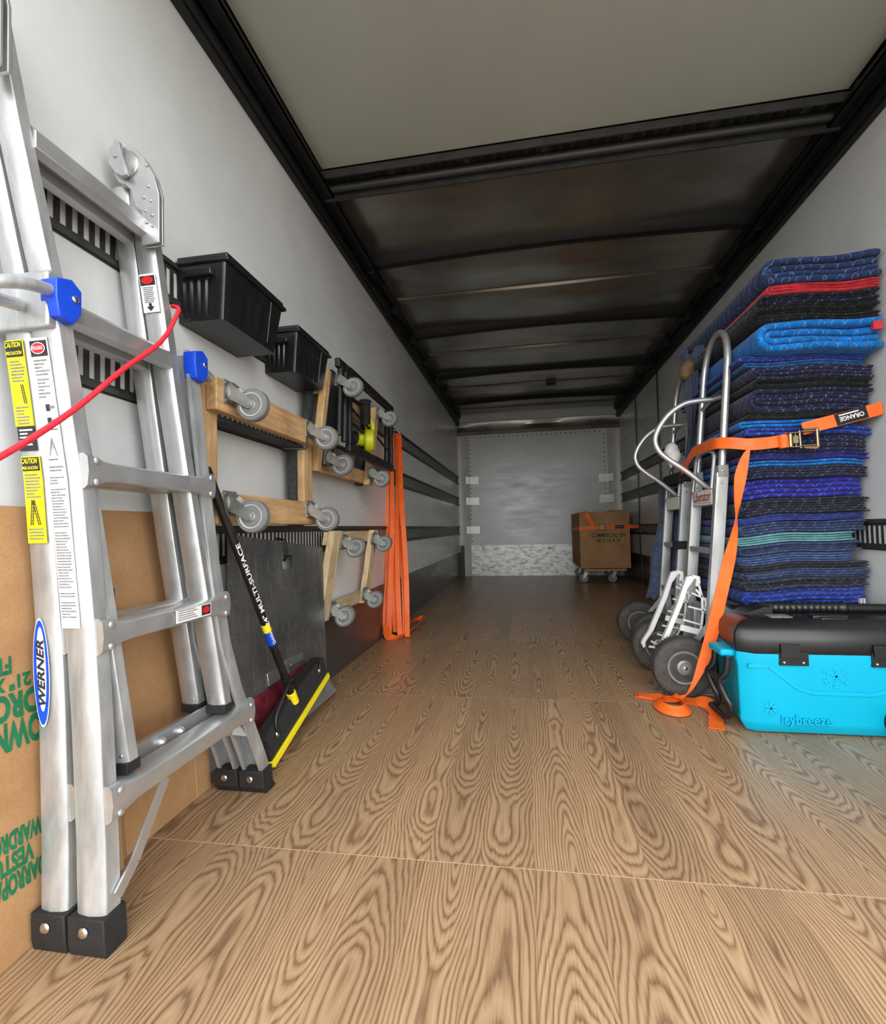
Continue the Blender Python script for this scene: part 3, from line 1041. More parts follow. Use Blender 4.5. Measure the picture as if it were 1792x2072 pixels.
mb2.hexa([cpt(1.225, 0.002, .024), cpt(1.229, 0.002, .024), cpt(1.229, .80, .024), cpt(1.225, .80, .024)], [cpt(1.225, 0.002, .0235), cpt(1.229, 0.002, .0235), cpt(1.229, .80, .0235), cpt(1.225, .80, .0235)], 3)
a = [cpt(y, z, .024) + V3((.0006, 0, 0)) for y, z in ((.925, .556), (.998, .556), (.998, .604), (.925, .604))]
b = [p - V3((.001, 0, 0)) for p in a]
mb2.hexa(a, b, 2)
up = (cpt(0, 1) - cpt(0, 0)).normalized()
mb2.text('MEDIUM', cpt(.945, .580, .024) + V3((.0008, 0, 0)), (0, 1, 0), up, w=.092, h=.026, m=3, bold=.01)
mc = thing('medium_carton', (-.91, 1.1, 0), 'brown flattened carton with black MEDIUM label seen between ladder rungs', 'cardboard box')
build('cardboard_panel', mb2, [M['card'], M['greenink'], M['ink'], mat('pale_kraft', srgb(196, 158, 112), .8, 0, .1)], mc)
mb = MB()
for k in range(5):                                   # torn corrugated edges at the foot
    y = .945 + k * .009
    mb.beam(cpt(y, .004, .008 + .003 * k), cpt(y - .004 + .003 * (k % 2), .15 + .02 * (k % 3), .008 + .003 * k), .0025, .006, (1, 0, 0))
build('torn_edge', mb, M['card'], mc)
mb = sheet(.92, 1.280, .800, .033)
build('cardboard_flap', mb, M['card'], mc)

# ------------------------------------------------------------------ storage bins on the wall
def storage_bin(y0, y1, xf, zb, zt, ov, lab):
    r = thing('storage_bin', (XL, (y0 + y1) / 2, zb), lab, 'storage bin', 'black storage bins on the left wall')
    mb = MB()
    def ring(z, grow, ribs):
        s = []
        fx, ya, yb = xf + grow * .7, y0 - grow * .5, y1 + grow
        n = 24
        for i in range(n + 1):       # left end, wall to front
            a = i / n
            d = .004 if (ribs and .15 < a < .8 and (i % 4) in (0, 1)) else 0
            s.append(V3((XL + .004 + (fx - XL - .014) * a, ya + d, z)))
        s.append(V3((fx - .003, ya + .003, z)))
        for i in range(1, n + 1):    # front
            a = i / n
            d = .004 if (ribs and .30 < a < .82 and (i % 4) in (0, 1)) else 0
            s.append(V3((fx - d, ya + .008 + (yb - ya - .016) * a, z)))
        s.append(V3((fx - .010, yb, z)))
        s.append(V3((XL + .004, yb, z)))
        return s
    hh = zt - zb
    secs = [ring(zb, 0, False), ring(zb + .012, ov * .06, False), ring(zb + .018, ov * .08, True), ring(zb + hh * .72, ov * .7, True), ring(zb + hh * .74, ov * .75, False), ring(zt, ov, False)]
    mb.sweep(secs)
    tub = build('tub', mb, M['black'], r, angle=30)
    g = ov + .010
    mb = MB()
    fx, ya, yb = xf + g * .8, y0 - g * .55, y1 + g
    mb.box(XL + .002, fx, ya, yb, zt - .004, zt + .008)
    mb.box(XL + .004, fx - .008, ya + .008, yb - .008, zt + .008, zt + .024)
    build('lid', mb, M['black'], r, .005, 3)
    mb = MB().box(XL + .03, xf - .02, y0 - ov * .5 - .018, y0 - ov * .4, zt - .045, zt - .022)
    build('handle', mb, M['black'], tub, .004)
    mb = MB().tube([(xf + ov * .08 - .001, y1 - .055, zb + .02), (xf + ov * .65 + .0005, y1 - .052, zb + hh * .95)], .0022, 6)
    build('moulded_edge', mb, M['black'], tub)
    return r
b1 = storage_bin(1.233, 1.520, -.819, 1.330, 1.492, .024, 'larger black lidded storage bin on the left wall, nearer the ladder')
b2 = storage_bin(1.705, 1.962, -.837, 1.332, 1.482, .024, 'smaller black lidded storage bin on the left wall, farther from the ladder')

# ------------------------------------------------------------------ furniture dollies
def caster(parent, fn, u, v, w, drop=.040, reach=.075, r=.047, axis=None, plate=True):
    """caster on a face w, hub hanging drop below its plate; fn maps (u, v, w) to the world"""
    mb = MB(); mb.fn = lambda p: fn(p.x, p.y, p.z)
    mb.box(u - .030, u + .030, v - .034, v + .034, w, w + .004)
    mb.lathe([(.026, .004), (.030, .008), (.030, .014), (.022, .018)], (u, v, w), (0, 0, 1), 20)
    for a in (-1, 1):
        for b in (-1, 1):
            mb.lathe([(.005, .004), (.005, .007), (.002, .008)], (u + a * .023, v + b * .026, w), (0, 0, 1), 8)
    c = build('caster', mb, M['zinc'], parent, 0)
    mb = MB(); mb.fn = lambda p: fn(p.x, p.y, p.z)
    vc, wc_ = v - drop, w + reach
    for s in (-1, 1):
        uo = u + s * .020
        poly = [(v + .024, w + .016), (v - .024, w + .016), (vc - .013, wc_ - .006), (vc - .008, wc_ + .010), (vc + .007, wc_ + .012), (vc + .014, wc_ + .002)]
        mb.prism(poly, lambda a, b, k: V3((k, a, b)), uo, uo + s * .003)
    mb.box(u - .020, u + .020, v - .024, v + .024, w + .015, w + .019)
    mb.cyl((u - .027, vc, wc_), (u + .027, vc, wc_), .007, 8)
    build('fork', mb, M['zinc'], c)
    mb = MB(); mb.fn = lambda p: fn(p.x, p.y, p.z)
    o = (u, vc, wc_)
    mb.lathe([(r * .72, -.014), (r * .93, -.014), (r, -.009), (r, .009), (r * .93, .014), (r * .72, .014)], o, (1, 0, 0), 32, 0)
    mb.lathe([(.008, -.016), (.012, -.016), (.014, -.011), (r * .36, -.010), (r * .42, -.004), (r * .62, -.004), (r * .66, -.015), (r * .73, -.016), (r * .73, .016), (r * .66, .015), (r * .62, .004), (r * .42, .004), (r * .36, .010), (.014, .011), (.012, .016), (.008, .016)], o, (1, 0, 0), 32, 1)
    build('wheel', mb, [M['greywheel'], M['greyhub']], c, angle=30)
    return c

def wall_map(y, x, z, tilt=0.0, shear=0.0):
    return lambda u, v, w: V3((x + w + v * tilt, y + u + v * shear, z + v))

def bolt_row(mb, pts, fn, m):
    for u, v, w in pts:
        mb.lathe([(.008, 0), (.006, .003), (.001, .004)], (u, v, w), (0, 0, 1), 8, m)

# first dolly: hardwood, long boards to the front
fn = wall_map(1.535, -.830, .958, .0)
d = thing('furniture_dolly', fn(0, -.21, -.08), 'worn hardwood furniture dolly with four grey casters nearest the ladder', 'furniture dolly', 'wooden dollies hung on the left wall')
for v0, v1, u0, u1 in ((.112, .205, -.322, .320), (-.206, -.118, -.322, .320)):
    mb = MB(); mb.fn = lambda p: fn(p.x, p.y, p.z)
    mb.box(u0, u1, v0, v1, -.034, 0)
    build('long_board', mb, M['oak'], d, .003)
for u0, u1 in ((-.340, -.268), (.290, .365)):
    mb = MB(); mb.fn = lambda p: fn(p.x, p.y, p.z)
    mb.box(u0, u1, -.206, .212, -.066, -.0345)
    build('cross_board', mb, M['oakv'], d, .003)
for u0, u1 in ((-.362, -.280), (.275, .350)):
    mb = MB(); mb.fn = lambda p: fn(p.x, p.y, p.z)
    mb.box(u0, u1, -.215, .218, -.102, -.0665)
    build('carpet_pad', mb, M['pad'], d, .006)
mb = MB(); mb.fn = lambda p: fn(p.x, p.y, p.z)
mb.box(-.31, .33, .096, .111, -.09, -.036)
build('carpet_pad', mb, M['pad'], d, .004)
for u, v in ((-.262, .171), (.262, .171), (-.268, -.147), (.255, -.147)):
    caster(d, fn, u, v, 0)
mb = MB(); mb.fn = lambda p: fn(p.x, p.y, p.z)
mb.tube([(.236, .15, .004), (.236, .10, .006), (.230, .088, 0), (.18, .082, -.06), (.18, .14, -.117)], .004, 8)
build('hanging_hook', mb, M['dark'], d)

# second dolly: darker, behind the second bin
fn2 = wall_map(2.36, -.842, 1.195, .06, .16)
d2 = thing('furniture_dolly', fn2(0, -.21, -.08), 'dark-edged wooden dolly with grey casters hung beneath the farther bin', 'furniture dolly', 'wooden dollies hung on the left wall')
for u0, u1, v1, mk in ((-.402, -.362, .240, 'oakv'), (.292, .36, .240, 'oakv'), (-.3615, -.245, .252, 'dark')):
    mb = MB(); mb.fn = lambda p: fn2(p.x, p.y, p.z)
    mb.box(u0, u1, -.215 if mk == 'oakv' else -.175, v1, -.034, 0)
    build('cross_board', mb, M[mk], d2, .003)
for v0, v1 in ((.13, .20), (-.205, -.135)):
    mb = MB(); mb.fn = lambda p: fn2(p.x, p.y, p.z)
    mb.box(-.40, .36, v0, v1, -.060, -.0345)
    build('long_board', mb, M['oak'], d2, .003)
for u0, u1 in ((-.42, -.37), (.30, .37)):
    mb = MB(); mb.fn = lambda p: fn2(p.x, p.y, p.z)
    mb.box(u0, u1, -.215, .225, -.088, -.0605)
    build('carpet_pad', mb, M['pad'], d2, .005)
for u, v in ((-.285, .222), (.33, .212), (-.315, -.145), (.275, -.147)):
    caster(d2, fn2, u, v, 0, reach=.078)

# third dolly: small, pale pine
fn3 = wall_map(2.42, -.884, .50, .10, .20)
d3 = thing('furniture_dolly', fn3(0, -.2, -.06), 'small pale pine dolly with four grey casters low on the wall', 'furniture dolly', 'wooden dollies hung on the left wall')
for u0, u1 in ((-.345, -.245), (.245, .335)):
    mb = MB(); mb.fn = lambda p: fn3(p.x, p.y, p.z)
    mb.prism([(u0 + .006, -.185), (u0, -.09), (u0 + .006, 0), (u0, .10), (u0 + .006, .225), (u1, .225), (u1 - .006, .1), (u1, 0), (u1 - .006, -.09), (u1, -.185)], lambda a, b, k: V3((a, b, k)), -.030, 0)
    mb.lathe([(.007, 0), (.006, .002), (.001, .003)], ((u0 + u1) / 2, .02, 0), (0, 0, 1), 8, 1)
    build('upright_board', mb, [M['pinev'], M['zinc']], d3, .003)
for v0, v1 in ((.160, .220), (-.185, -.120)):
    mb = MB(); mb.fn = lambda p: fn3(p.x, p.y, p.z)
    mb.box(-.335, .33, v0, v1, -.056, -.0305)
    build('cross_board', mb, M['pine'], d3, .003)
for u, v in ((-.22 + .005, .172), (.255, .175), (-.230, -.140), (.225, -.130)):
    caster(d3, fn3, u, v, 0, drop=.030, reach=.070)

# black tube frame hung over the second dolly
fr = thing('tube_frame', (-.82, 2.68, 1.3), 'black steel tube frame hung in front of the dark-edged dolly', 'steel frame')
mb = MB()
x = -.822
mb.beam((x, 2.235, 1.498), (x - .008, 3.04, 1.498), .030, .046, (0, 0, 1))
mb.beam((x, 2.205, 1.122), (x - .008, 3.01, 1.118), .030, .046, (0, 0, 1))
mb.beam((x, 2.225, 1.11), (x, 2.245, 1.512), .028, .026, (1, 0, 0))
mb.beam((x - .008, 2.99, 1.11), (x - .008, 3.02, 1.512), .028, .026, (1, 0, 0))
build('frame_loop', mb, M['dark'], fr, .008, 3)
mb = MB()
mb.tube([(x + .002, 2.09, 1.16), (x + .002, 2.125, 1.49)], .014, 10)
build('end_post', mb, M['dark'], fr)
mb = MB()
mb.tube([(x + .002, 2.155, 1.14), (x + .002, 2.185, 1.51)], .015, 10)
build('end_post', mb, M['dark'], fr)
mb = MB()
mb.box(x - .015, x + .012, 2.09, 2.25, 1.475, 1.518)
build('end_cap', mb, M['dark'], fr, .006)
mb = MB()
mb.tube([(x - .01, 2.90, 1.13), (x - .01, 2.93, 1.47)], .015, 10)
build('end_post', mb, M['dark'], fr)
mb = MB()
mb.tube(catmull([(x - .06, 2.02, 1.395), (x - .03, 2.20, 1.37), (x - .03, 2.45, 1.33), (x - .02, 2.75, 1.27), (x, 2.95, 1.20)], 4), .007, 8)
mb.tube([(x - .05, 2.20, 1.30), (x - .05, 2.72, 1.26)], .009, 8)
build('strap', mb, M['blackweb'], fr)
mb = MB()
mb.cyl((x + .01, 2.45, 1.40), (x - .01, 2.51, 1.30), .027, 14)
mb.cyl((x + .012, 2.445, 1.408), (x + .01, 2.45, 1.40), .033, 14)
build('foam_grip', mb, M['rubber'], fr, .004)

# lime blower behind the frame
bl = thing('leaf_blower', (-.885, 2.6, 1.21), 'lime green hand blower hanging behind the black tube frame', 'leaf blower')
bx_, by_, bz_ = -.858, 2.640, 1.232
ad = V3((.93, .36, 0)).normalized()
mb = MB().lathe([(.018, -.026), (.058, -.026), (.066, -.016), (.066, .016), (.058, .026), (.030, .028), (.026, .020), (.010, .020)], (bx_, by_, bz_), ad, 28)
build('fan_housing', mb, M['lime'], bl, .002)
c_ = V3((bx_, by_, bz_ + .012))
mb = MB().tube([c_ - ad * .02, c_ - ad * .05, c_ - ad * .075 - V3((0, .02, 0))], [.046, .042, .038], 18)
build('motor_body', mb, M['lime'], bl, .003)
mb = MB().tube([c_ - ad * .072 - V3((0, .018, 0)), c_ - ad * .088 - V3((0, .040, 0))], [.040, .034], 16)
build('end_cap', mb, M['rubber'], bl, .003)
mb = MB()
mb.tube(catmull([(bx_ - .01, by_, bz_ + .055), (bx_ - .005, by_ - .004, bz_ + .09), (bx_ + .006, by_, bz_ + .118), (bx_ + .02, by_ + .01, bz_ + .09), (bx_ + .016, by_ + .01, bz_ + .05)], 4), .014, 10)
build('handle', mb, M['lime'], bl)

# ------------------------------------------------------------------ metal plate and push broom
pl = thing('walk_plate', (-.88, 1.75, 0), 'dark scratched steel plate with hand hole leaning on the left wall', 'metal plate')
def plp(y, z, d=0.0):
    return V3((-.868 - .058 * z + d, y, z))
mb = MB()
TL, TR, BR, BL = (1.385, .722), (2.085, .652), (2.03, .020), (1.33, .055)
hole_c, hr = (1.755, .610), .045
outer = []
for a, b in ((TL, TR), (TR, BR), (BR, BL), (BL, TL)):
    for k in range(8):
        t = k / 8
        outer.append((a[0] + (b[0] - a[0]) * t, a[1] + (b[1] - a[1]) * t))
inner = []
for (y, z) in outer:
    a = math.atan2(z - hole_c[1], y - hole_c[0])
    c, s = math.cos(a), math.sin(a)
    e = 2 / 5
    inner.append((hole_c[0] + .046 * abs(c) ** e * (1 if c > 0 else -1), hole_c[1] + .027 * abs(s) ** e * (1 if s > 0 else -1)))
n = len(outer)
vs = [plp(y, z) for y, z in outer] + [plp(y, z) for y, z in inner] + [plp(y, z, -.006) for y, z in outer] + [plp(y, z, -.006) for y, z in inner]
fs = []
for i in range(n):
    j = (i + 1) % n
    fs += [(i, j, n + j, n + i), (2 * n + j, 2 * n + i, 3 * n + i, 3 * n + j), (i, 2 * n + i, 2 * n + j, j), (n + i, n + j, 3 * n + j, 3 * n + i)]
mb.add(vs, fs)
plate = build('plate', mb, M['plate'], pl)
mb = MB()                                            # bright bent lip along the foot
secs = []
for k in range(7):
    t = k / 6
    y = 1.36 + (2.06 - 1.36) * t
    z = .062 + (.075 - .062) * t
    e = .004
    secs.append([plp(y, z, .0005), plp(y, z - .03, .012), V3((-.836, y - .005, .022)), V3((-.838, y - .005, .018)), plp(y, z - .034, .008), plp(y, z - .002, -.004)])
mb.sweep(secs)
build('bent_lip', mb, M['alu2'], pl)
mb = MB()
mb.hexa([plp(1.42, .19, .003), plp(1.84, .205, .003), plp(1.76, .055, .014), plp(1.38, .05, .014)], [plp(1.42, .19, -.001), plp(1.84, .205, -.001), plp(1.76, .055, .006), plp(1.38, .05, .006)])
build('painted_patch', mb, M['maroon'], pl)['label'] = 'worn maroon painted patch'
mb = MB()
for y0, y1, z0, z1 in ((1.55, 1.70, .200, .245), (1.71, 1.82, .222, .250), (1.66, 1.74, .235, .256)):
    mb.hexa([plp(y0, z0, .008), plp(y1, z0, .008), plp(y1, z1, .004), plp(y0, z1, .004)], [plp(y0, z0, -.001), plp(y1, z0, -.001), plp(y1, z1, -.001), plp(y0, z1, -.001)])
build('bracket', mb, M['zinc'], pl, .002)
mb = MB()
mb.tube([plp(1.735, .700, -.03), plp(1.737, .695, .004), plp(1.735, .655, .005), plp(1.74, .630, .002), plp(1.745, .615, -.012)], .006, 8)
build('hanging_hook', mb, M['dark'], pl)

br = thing('push_broom', (-.80, 1.6, 0), 'black push broom with yellow edge leaning beside the ladder foot', 'broom')
hdir = V3((-.035, .515, .118)).normalized()         # along the head
hup = V3((-.10, -.40, .86)).normalized()            # along the handle
hup0 = hup
hup = (hup - hdir * hup.dot(hdir) * .75).normalized()
hn = hdir.cross(hup).normalized()
if hn.x < 0: hn = -hn
hc = V3((-.802, 1.640, .077))                       # middle of the yellow edge
L2 = .262
def hp(a, b, c):
    return hc + hdir * a + hup * b + hn * c
mb = MB()
mb.hexa([hp(-L2, .012, -.018), hp(L2, .012, -.018), hp(L2, .012, .014), hp(-L2, .012, .014)], [hp(-L2 * .985, .055, -.018), hp(L2 * .985, .055, -.018), hp(L2 * .985, .055, .014), hp(-L2 * .985, .055, .014)])
build('bristles', mb, M['brush'], br, .004)
mb = MB()
mb.hexa([hp(-L2, -.008, -.018), hp(L2, -.008, -.018), hp(L2, -.008, .020), hp(-L2, -.008, .020)], [hp(-L2, .0125, -.018), hp(L2, .0125, -.018), hp(L2, .0125, .019), hp(-L2, .0125, .019)])
build('edge_strip', mb, M['yellow2'], br, .002)['label'] = 'bright yellow edge strip'
mb = MB()
prof = [(-L2 * .98, .046), (-L2 * .98, .086), (-L2 * .88, .102), (L2 * .88, .102), (L2 * .98, .086), (L2 * .98, .046)]
mb.prism(prof, lambda a, b, c: hp(a, b, c), -.024, .017)
mb.tube([hp(-.04, .045, .004), hp(-.045, .095, .012)], [.026, .017], 14)
for a in (-.20, .185):
    mb.lathe([(.010, 0), (.009, .005), (.002, .008)], hp(a, .066, .017), hn, 12, 1)
blk = build('head_block', mb, [M['brush'], M['chrome']], br, .003)
h0 = hp(-.045, .080, .014)
h1 = V3((-.812, 1.140, .895))
hd = (h1 - h0).normalized()
pt = lambda t: h0 + hd * t
LH = (h1 - h0).length
mb = MB()
mb.tube([pt(0), pt(LH)], .0125, 14)
side = hd.cross(V3((1, 0, 0))).normalized()
nface = side.cross(hd).normalized()
if nface.x < 0: nface = -nface
s = '24\u2033 MULTI-SURFACE'
mid = pt(.485) + (nface + V3((.0, -.5, 0))).normalized() * .0135
rt = -hd * -1
mb.text(s.replace('\u2033', '"'), mid, hd, (hd.cross(-(nface + V3((0, -.5, 0))).normalized())), w=.30, h=.014, m=1, lift=.0004, bold=.02)
hdl = build('handle', mb, [M['black'], M['white']], br)
mb = MB().tube([pt(-.005), pt(.045)], .0165, 14)
build('ferrule', mb, M['yellow2'], hdl, .003)['label'] = 'yellow ferrule'
mb = MB().tube([pt(.315), pt(.345)], .0131, 14)
mb.tube([pt(.262), pt(.315)], .0131, 14, 1)
nn = (nface + V3((0, -.5, 0))).normalized()
mb.text('Quickie', pt(.288) + nn * .0140, hd, hd.cross(-nn), w=.048, h=.012, m=2, lift=.0004, bold=.02, shear=.2)
build('handle_label', mb, [M['yellow2'], M['bluesticker'], M['paper']], hdl)
mb = MB()
for a, k in ((-.20, -1), (.185, 1)):
    q = pt(.095)
    path = catmull([q + hn * .010, q + hdir * k * .030 + hn * .016 - hup * .004, hp(a * .94, .115, .022), hp(a, .066, .024)], 5)
    mb.tube(path, .0058, 8)
mb.cyl(pt(.088), pt(.112), .0165, 12)
build('brace', mb, M['dark'], br)

# ------------------------------------------------------------------ orange straps hung on the wall
hs = thing('hanging_strap', (-.88, 3.25, 0), 'long orange webbing strap hung in folds from the upper left rail', 'strap')
wdir = V3((.96, .27, 0)).normalized()
ndir = V3((.27, -.96, 0))
def strand(s_top, s_bot, z_top, z_bot, d, turn, wob, w=.033):
    base_t, base_b = V3((-.925, 3.46, 0)), V3((-.868, 3.20, 0))
    pts, wd_ = [], []
    n = 26
    for i in range(n + 1):
        a = i / n
        z = z_top + (z_bot - z_top) * a
        b = base_t.lerp(base_b, min(1, a * 1.15))
        s = s_top + (s_bot - s_top) * (a ** .8) + wob * math.sin(a * PI * 2.2 + s_bot * 40)
        p = b + wdir * s + ndir * (d + .012 * math.sin(a * 5 + s_bot * 60))
        p.z = z
        pts.append(p)
        g = turn * math.sin(a * PI * 1.0 + .3) + (1 - a) * 1.0 * (1 if s_bot > 0 else -1) * (1 if a < .5 else .3)
        wd_.append((wdir * math.cos(g) + ndir * math.sin(g)) * w)
    return pts, wd_
specs = [(-.030, -.082, 1.395, .02, .000, .55, .010), (-.012, -.046, 1.42, .004, .030, .25, .006), (.0, -.012, 1.43, .03, -.008, -.9, .010), (.010, .014, 1.425, .004, .038, .2, .006), (.022, .048, 1.43, .02, .004, .8, .010), (.034, .070, 1.42, .006, .030, -.25, .006)]
ends = []
for sp in specs:
    pts, wv = strand(*sp)
    mb = MB().ribbon(pts, wv, .003)
    build('strap_fold', mb, M['orange'], hs)
    ends.append(pts[-1])
mb = MB()
pts = catmull([(-.925, 3.15, .10), (-.915, 3.13, .035), (-.88, 3.12, .012), (-.83, 3.16, .012), (-.79, 3.30, .026), (-.775, 3.46, .045), (-.765, 3.56, .058), (-.80, 3.62, .050), (-.86, 3.55, .03), (-.86, 3.36, .012)], 4)
mb.ribbon(pts, [V3((.040, 0, .036)) if i < 14 else V3((.046, .0, .040)) for i in range(len(pts))], .003)
build('strap_tail', mb, M['orange'], hs)
mb = MB()
mb.tube(catmull([(-.950, 3.44, 1.43), (-.935, 3.45, 1.455), (-.90, 3.47, 1.45), (-.89, 3.48, 1.42)], 4), .006, 8)
build('hook', mb, M['zinc'], hs)

# ------------------------------------------------------------------ bin on a dolly at the far end
fnb = lambda u, v, w: V3((.97 + u, 6.78 + v, .150 - w))
db = thing('furniture_dolly', (.97, 6.78, 0), 'low wooden dolly carrying the cardboard bin by the bulkhead', 'furniture dolly')
mb = MB().box(.72, 1.22, 6.27, 6.30 + .06, .150, .178).box(.72, 1.22, 7.16, 7.22, .150, .178).box(.72, .78, 6.27, 7.22, .178, .190).box(1.16, 1.22, 6.27, 7.22, .178, .190)
build('deck', mb, M['oak'], db, .003)
fc = lambda y: (lambda u, v, w: V3((u, y + v, .150 - w)))
for x_, y_ in ((.745, 6.33), (1.09, 6.33), (.77, 7.12), (1.17, 7.12)):
    caster(db, lambda u, v, w, X0=x_, Y0=y_: V3((X0 + v, Y0 + u, .150 - w)), 0, 0, 0, drop=.030, reach=.090, r=.056)
BX0, BX1, BY0, BY1, BZ0, BZ1 = .668, 1.258, 6.20, 7.22, .192, .885
cb = thing('cardboard_bin', (.96, 6.7, BZ0), 'open brown cardboard bin lettered COMMERCIAL BIN standing on a dolly', 'cardboard box')
mb = MB()
t_ = .008
mb.box(BX0, BX1, BY0, BY0 + t_, BZ0, BZ1).box(BX0, BX1, BY1 - t_, BY1, BZ0, BZ1 - .005)
mb.box(BX0, BX0 + t_, BY0 + t_, BY1 - t_, BZ0, BZ1 - .004).box(BX1 - t_, BX1, BY0 + t_, BY1 - t_, BZ0, BZ1)
mb.box(BX0 + t_, BX1 - t_, BY0 + t_, BY1 - t_, BZ0, BZ0 + .01)
mb.text('COMMERCIAL BIN', (1.005, BY0, .595), (1, 0, 0), (0, 0, 1), w=.40, h=.052, m=1, bold=.012, lift=.001)
mb.text('48 X 24 X 28', (1.005, BY0, .530), (1, 0, 0), (0, 0, 1), w=.285, h=.046, m=1, bold=.012, lift=.001)
build('box_body', mb, [M['card'], M['ink']], cb)
mb = MB().hexa([V3((1.07, BY0 + .1, BZ1)), V3((BX1, BY0 + .1, BZ1)), V3((BX1, BY0 + .35, BZ1 + .012)), V3((1.07, BY0 + .35, BZ1 + .012))], [V3((1.07, BY0 + .1, BZ1 + .008)), V3((BX1, BY0 + .1, BZ1 + .008)), V3((BX1, BY0 + .35, BZ1 + .02)), V3((1.07, BY0 + .35, BZ1 + .02))])
build('box_flap', mb, M['card'], cb)
st = thing('ratchet_strap', (.96, 6.19, .69), 'thin orange ratchet strap around the cardboard bin', 'strap', None)
mb = MB()
pts = [V3(p) for p in ((BX0 - .004, BY1, .672), (BX0 - .004, BY0 + .4, .676), (BX0 - .004, BY0 - .004, .682), (.80, BY0 - .004, .688), (BX1 + .004, BY0 - .004, .694), (XR - .008, BY0 + .03, .695))]
mb.ribbon(pts, [V3((0, 0, .046))] * len(pts), .003)
build('webbing', mb, M['orange'], st)
mb = MB()
pts = catmull([(.73, BY0 + .02, BZ1 + .004), (.735, BY0 - .012, BZ1 - .005), (.765, BY0 - .022, .84), (.80, BY0 - .018, .76), (.84, BY0 - .014, .715)], 4)
mb.ribbon(pts, [V3((.05, 0, .012))] * len(pts), .003)
build('loose_end', mb, M['orange'], st)
mb = MB()
mb.box(.90, .96, BY0 - .030, BY0 - .006, .660, .725).box(.97, .985, BY0 - .02, BY0 - .006, .655, .73)
build('buckle', mb, M['brass'], st, .004)
mb = MB().box(1.09, 1.19, BY0 - .009, BY0 - .006, .674, .714)
mb.box(1.10, 1.18, BY0 - .0095, BY0 - .0088, .69, .70, 1)
build('tag', mb, [M['blackweb'], M['grey_ink']], st)

